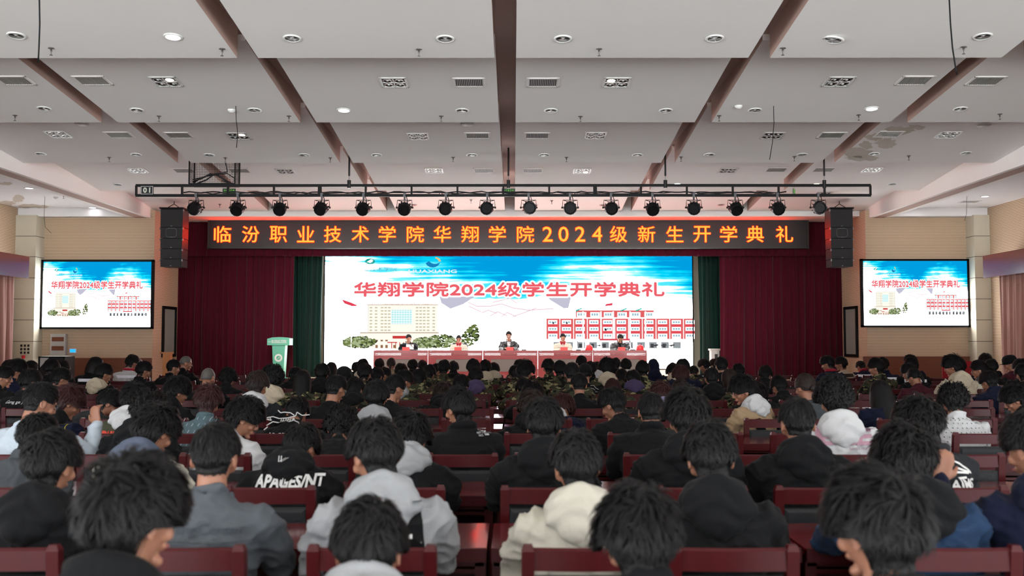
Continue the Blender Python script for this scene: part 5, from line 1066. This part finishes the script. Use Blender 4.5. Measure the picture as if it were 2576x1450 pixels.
for n, row in byrow.items():
    row.sort(key=lambda p: p['X'])
    for i, p in enumerate(row):
        pose = 'dd'
        if 'HL' in p['ex']: pose = 'fd'
        if 'HR' in p['ex']: pose = 'dr'
        if 'HLU' in p['ex']: pose = 'rd'
        var = (i*3 + n*5) % (3 if n < 4 else 2); yaw = p['yaw']; by = yaw*.35 if abs(yaw) > .35 else yaw*.1
        if 'TANP' in p['ex']: by = yaw*.5
        hy = round(math.degrees(yaw - by)/12.0)*12; by = yaw - math.radians(hy)
        near = n <= 2 or abs(yaw) > 1
        o, j, jm = person((p['X'], p['yh'], 0), -by, p['s'], p['L'], pose, p['style'], p['hair'], math.radians(hy), p['pd'], p['typ'], p['color'], p['hood'], var, near, p['ex'])
        H = headM(p['L'], math.radians(hy), p['pd']); off = Matrix.Rotation(-by, 3, 'Z') @ Vector(((H @ Vector((0, 0, 0))).x, (H @ Vector((0, 0, 0))).y, 0)) * p['s']
        o.location.x = p['X'] - off.x; p['cx'] = o.location.x
        add_extras(p, o, j, jm)
        hd = {'cap': 'black cap', 'hoodup': 'raised hood'}.get(p['style'], '%s %s hair' % (STYLE[p['style']], {'grey': 'grey', 'black': 'black', 'brown': 'brown', 'reddish': 'reddish'}[p['hair']]))
        xt_ = next((EXTEXT[e].replace(' with', ',').replace(' and', ',') for e in p['ex'] if e in EXTEXT), '')
        if p['hood'] and p['hood'] != p['color'] and not xt_: xt_ = ', %s hood' % p['hood']
        lab = 'person, %s, %s %s%s, %s, %s row' % (hd, p['color'], GNAME[p['typ']], xt_, 'leftmost' if i == 0 else '%s from left' % ORD[i+1], 'nearest' if n < 0 else ORD[n+2] + ' nearest')
        tag(o, lab, 'person', 'seated audience')

# stage speakers, facing the hall
SP_ = [(1026, 841, 'groomed', -22, 'J', 'black', 'person in black suit over a light shirt, leftmost at the stage table', 'shirt'), (1154, 843, 'bun', 0, 'S', 'white', 'person with dark tied-back hair in pale uniform with red collar at stage table', 'RC'),
       (1280, 833, 'groomed', 0, 'J', 'black', 'person in open black jacket over white shirt, middle of the stage table', 'shirt'), (1416, 839, 'groomed', 0, 'S', 'white', 'person with short hair in pale uniform with red collar at stage table', 'RC'),
       (1560, 840, 'groomed', -6, 'J', 'black', 'person in black leather jacket looking down, rightmost at the stage table', 'dark')]
M_LEJ = mat('black_leather_jacket', srgb(34, 35, 38), rough=.35, bump=.4, bscale=30)
for i, (px, py, st, yw, typ, colr, lab, ex) in enumerate(SP_):
    Y0 = YTB + .98; pd = 24 if ex == 'dark' else 2; L = 1; H = headM(L, 0, pd); hz = (H @ Vector((0, 0, 0))).z + .117 + TOPT[st]; hy = (H @ Vector((0, 0, 0))).y
    zt = at(px, py, Y0 - hy).z - ZS; s = min(1.12, max(.9, zt/hz)); X0 = at(px, 860, Y0 - hy).x
    o, j, jm = person((X0, Y0, ZS + (zt - hz*s)), PI, s, L, 'dd', st, 'black', math.radians(yw), pd, typ, colr, None, i % 2, True, ['F'] + (['G'] if i == 2 else []))
    if typ == 'J' and i: j.material_slots[0].material = M_LEJ
    if typ == 'S': j.material_slots[0].material = cloth('off-white')
    tag(o, lab, 'person', 'speakers on the stage'); bv = BVHTree.FromPolygons([v.co[:] for v in jm.vertices], [tuple(q.vertices) for q in jm.polygons])
    def front(me, x0, z0, name, m, off=.004):
        b = bmesh.new(); b.from_mesh(me); bmesh.ops.triangulate(b, faces=b.faces)
        for _ in range(3):
            es = [e for e in b.edges if e.calc_length() > .02]
            if es: bmesh.ops.subdivide_edges(b, edges=es, cuts=1, use_grid_fill=True)
        bmesh.ops.triangulate(b, faces=b.faces)
        for v in b.verts:
            x, z = v.co.x + x0, v.co.z + z0; h = bv.ray_cast(Vector((x, 2, z)), Vector((0, -1, 0))); v.co = (x, (h[0].y if h[0] else .1) + off, z)
        out = bpy.data.meshes.new(name); b.to_mesh(out); b.free(); return link(name, out, m, j)
    zc = spine(L, .52)[0].z
    tri = flat_me(lambda mb: mb.add([(-.05, 0, 0), (.05, 0, 0), (.028, 0, -.26), (-.028, 0, -.26)], [(0, 1, 2, 3)]))
    if ex == 'shirt': front(tri, 0, zc + .01, 'shirt_front', cloth('pale blue' if i == 0 else 'white'))
    if ex == 'dark': front(tri, 0, zc + .01, 'shirt_front', cloth('black'))
    if ex == 'RC':
        rc = mat('red_cloth', srgb(176, 24, 46), rough=.8); a_ = spine(L, .53); M = Matrix.Translation(a_[0]) @ Matrix.Rotation(-a_[1], 4, 'X')
        MB().tube([(.07*math.cos(q), .072*math.sin(q) + .004, .022) for q in [2*PI*k/16 for k in range(17)]], .02, 8).obj('red_collar', rc, j, True, M)
        for q in (-1, 1): front(flat_me(lambda mb: mb.add([(0, 0, .02), (q*.075, 0, .03), (q*.07, 0, -.045), (q*.02, 0, -.075)], [(0, 1, 2, 3)])), 0, zc + .01, 'collar_point', rc, .006)
        front(strips([[(-.12, 0), (-.04, 0)], [(.04, 0), (.12, 0)]], .012), 0, zc - .13, 'pocket_flap', cloth('white'))
    o = empty('office_chair', (X0, Y0 + .22, ZS)); tag(o, 'black leather high-back chair behind the %s stage speaker' % ['leftmost', 'second', 'middle', 'fourth', 'rightmost'][i], 'chair', 'stage chairs')
    MB().loft([[(sx*w, -.0 + y, z) for sx, y in ((-1, -.04), (1, -.04), (1, .05), (-1, .05))] for w, z in [(.20, .5), (.23, .6), (.24, .8), (.23, .88), (.18, .93)]]).obj('backrest', M_LEATHER, o)
    MB().box((0, -.27, .36), (.46, .46, .08)).obj('seat', M_LEATHER, o); MB().tube([(0, -.25, .33), (0, -.25, .05)], .03, 10).obj('pedestal', M_BLACK, o)
    b = MB(); [b.tube([(0, -.25, .06), (.28*math.cos(a), -.25 + .28*math.sin(a), .03)], [.02, .012], 6) for a in [2*PI*k/5 for k in range(5)]]; b.obj('base', M_BLACK, o)

# ------------------------------------------------------------------ chairs and desks row by row
first = True; firstd = True
for n in range(-1, 13):
    yb = ROW0 + PITCHR*n; half = 1300/F*yb; used = {}
    for p in byrow.get(n, []):
        k = round((p['cx'] - SEAT0)/SP)
        if k in used: k2 = k + (1 if p['cx'] > seat_x(k) else -1); k = k2 if k2 not in used else k
        used[k] = p
    lo, hi = round((-min(half, 7.6) - SEAT0)/SP), round((min(half, 7.6) - SEAT0)/SP)
    if n < 0: seats = sorted(used)
    else: seats = sorted(set(range(lo, hi+1)) | set(used))
    seats = [k for k in seats if (n, k) not in SKIPC]
    for j_, k in enumerate(seats):
        if n <= 4: c = CH0 if first else dup(CH0); first = False
        else: c = link('auditorium_chair', CHM, [M_WOOD, M_LEATHER])
        q = used.get(k); xx = seat_x(k)
        if q: xx = max(min(q['cx'], seat_x(k) + .12), seat_x(k) - .12)
        c.location = (xx, yb, 0)
        tag(c, 'dark red wooden chair with black padded back, %s in the %s row' % ('leftmost' if j_ == 0 else '%s from left' % ORD[j_+1], ORD[n+2]), 'chair', 'audience chairs')
    if n < 0: continue
    yd = ROW0 + .69 + PITCHR*n; h2 = min(1300/F*(yd + .5), 8.3); a, b = math.floor((-h2 + .1)/1.27), math.ceil((h2 + .1)/1.27)
    ks = [k for k in range(a, b) if (n, k) not in SKIPD]
    for j_, k in enumerate(ks):
        if n <= 4: d = DK0 if firstd else dup(DK0); firstd = False
        else: d = link('desk', DKM, [M_TABLE, M_WOOD])
        d.location = (-.1 + 1.27*(k + .5), yd, 0)
        tag(d, 'glossy dark red desk, %s in the %s row of desks' % ('leftmost' if j_ == 0 else '%s from left' % ORD[j_+1], ORD[n+1]), 'desk', 'audience desks')
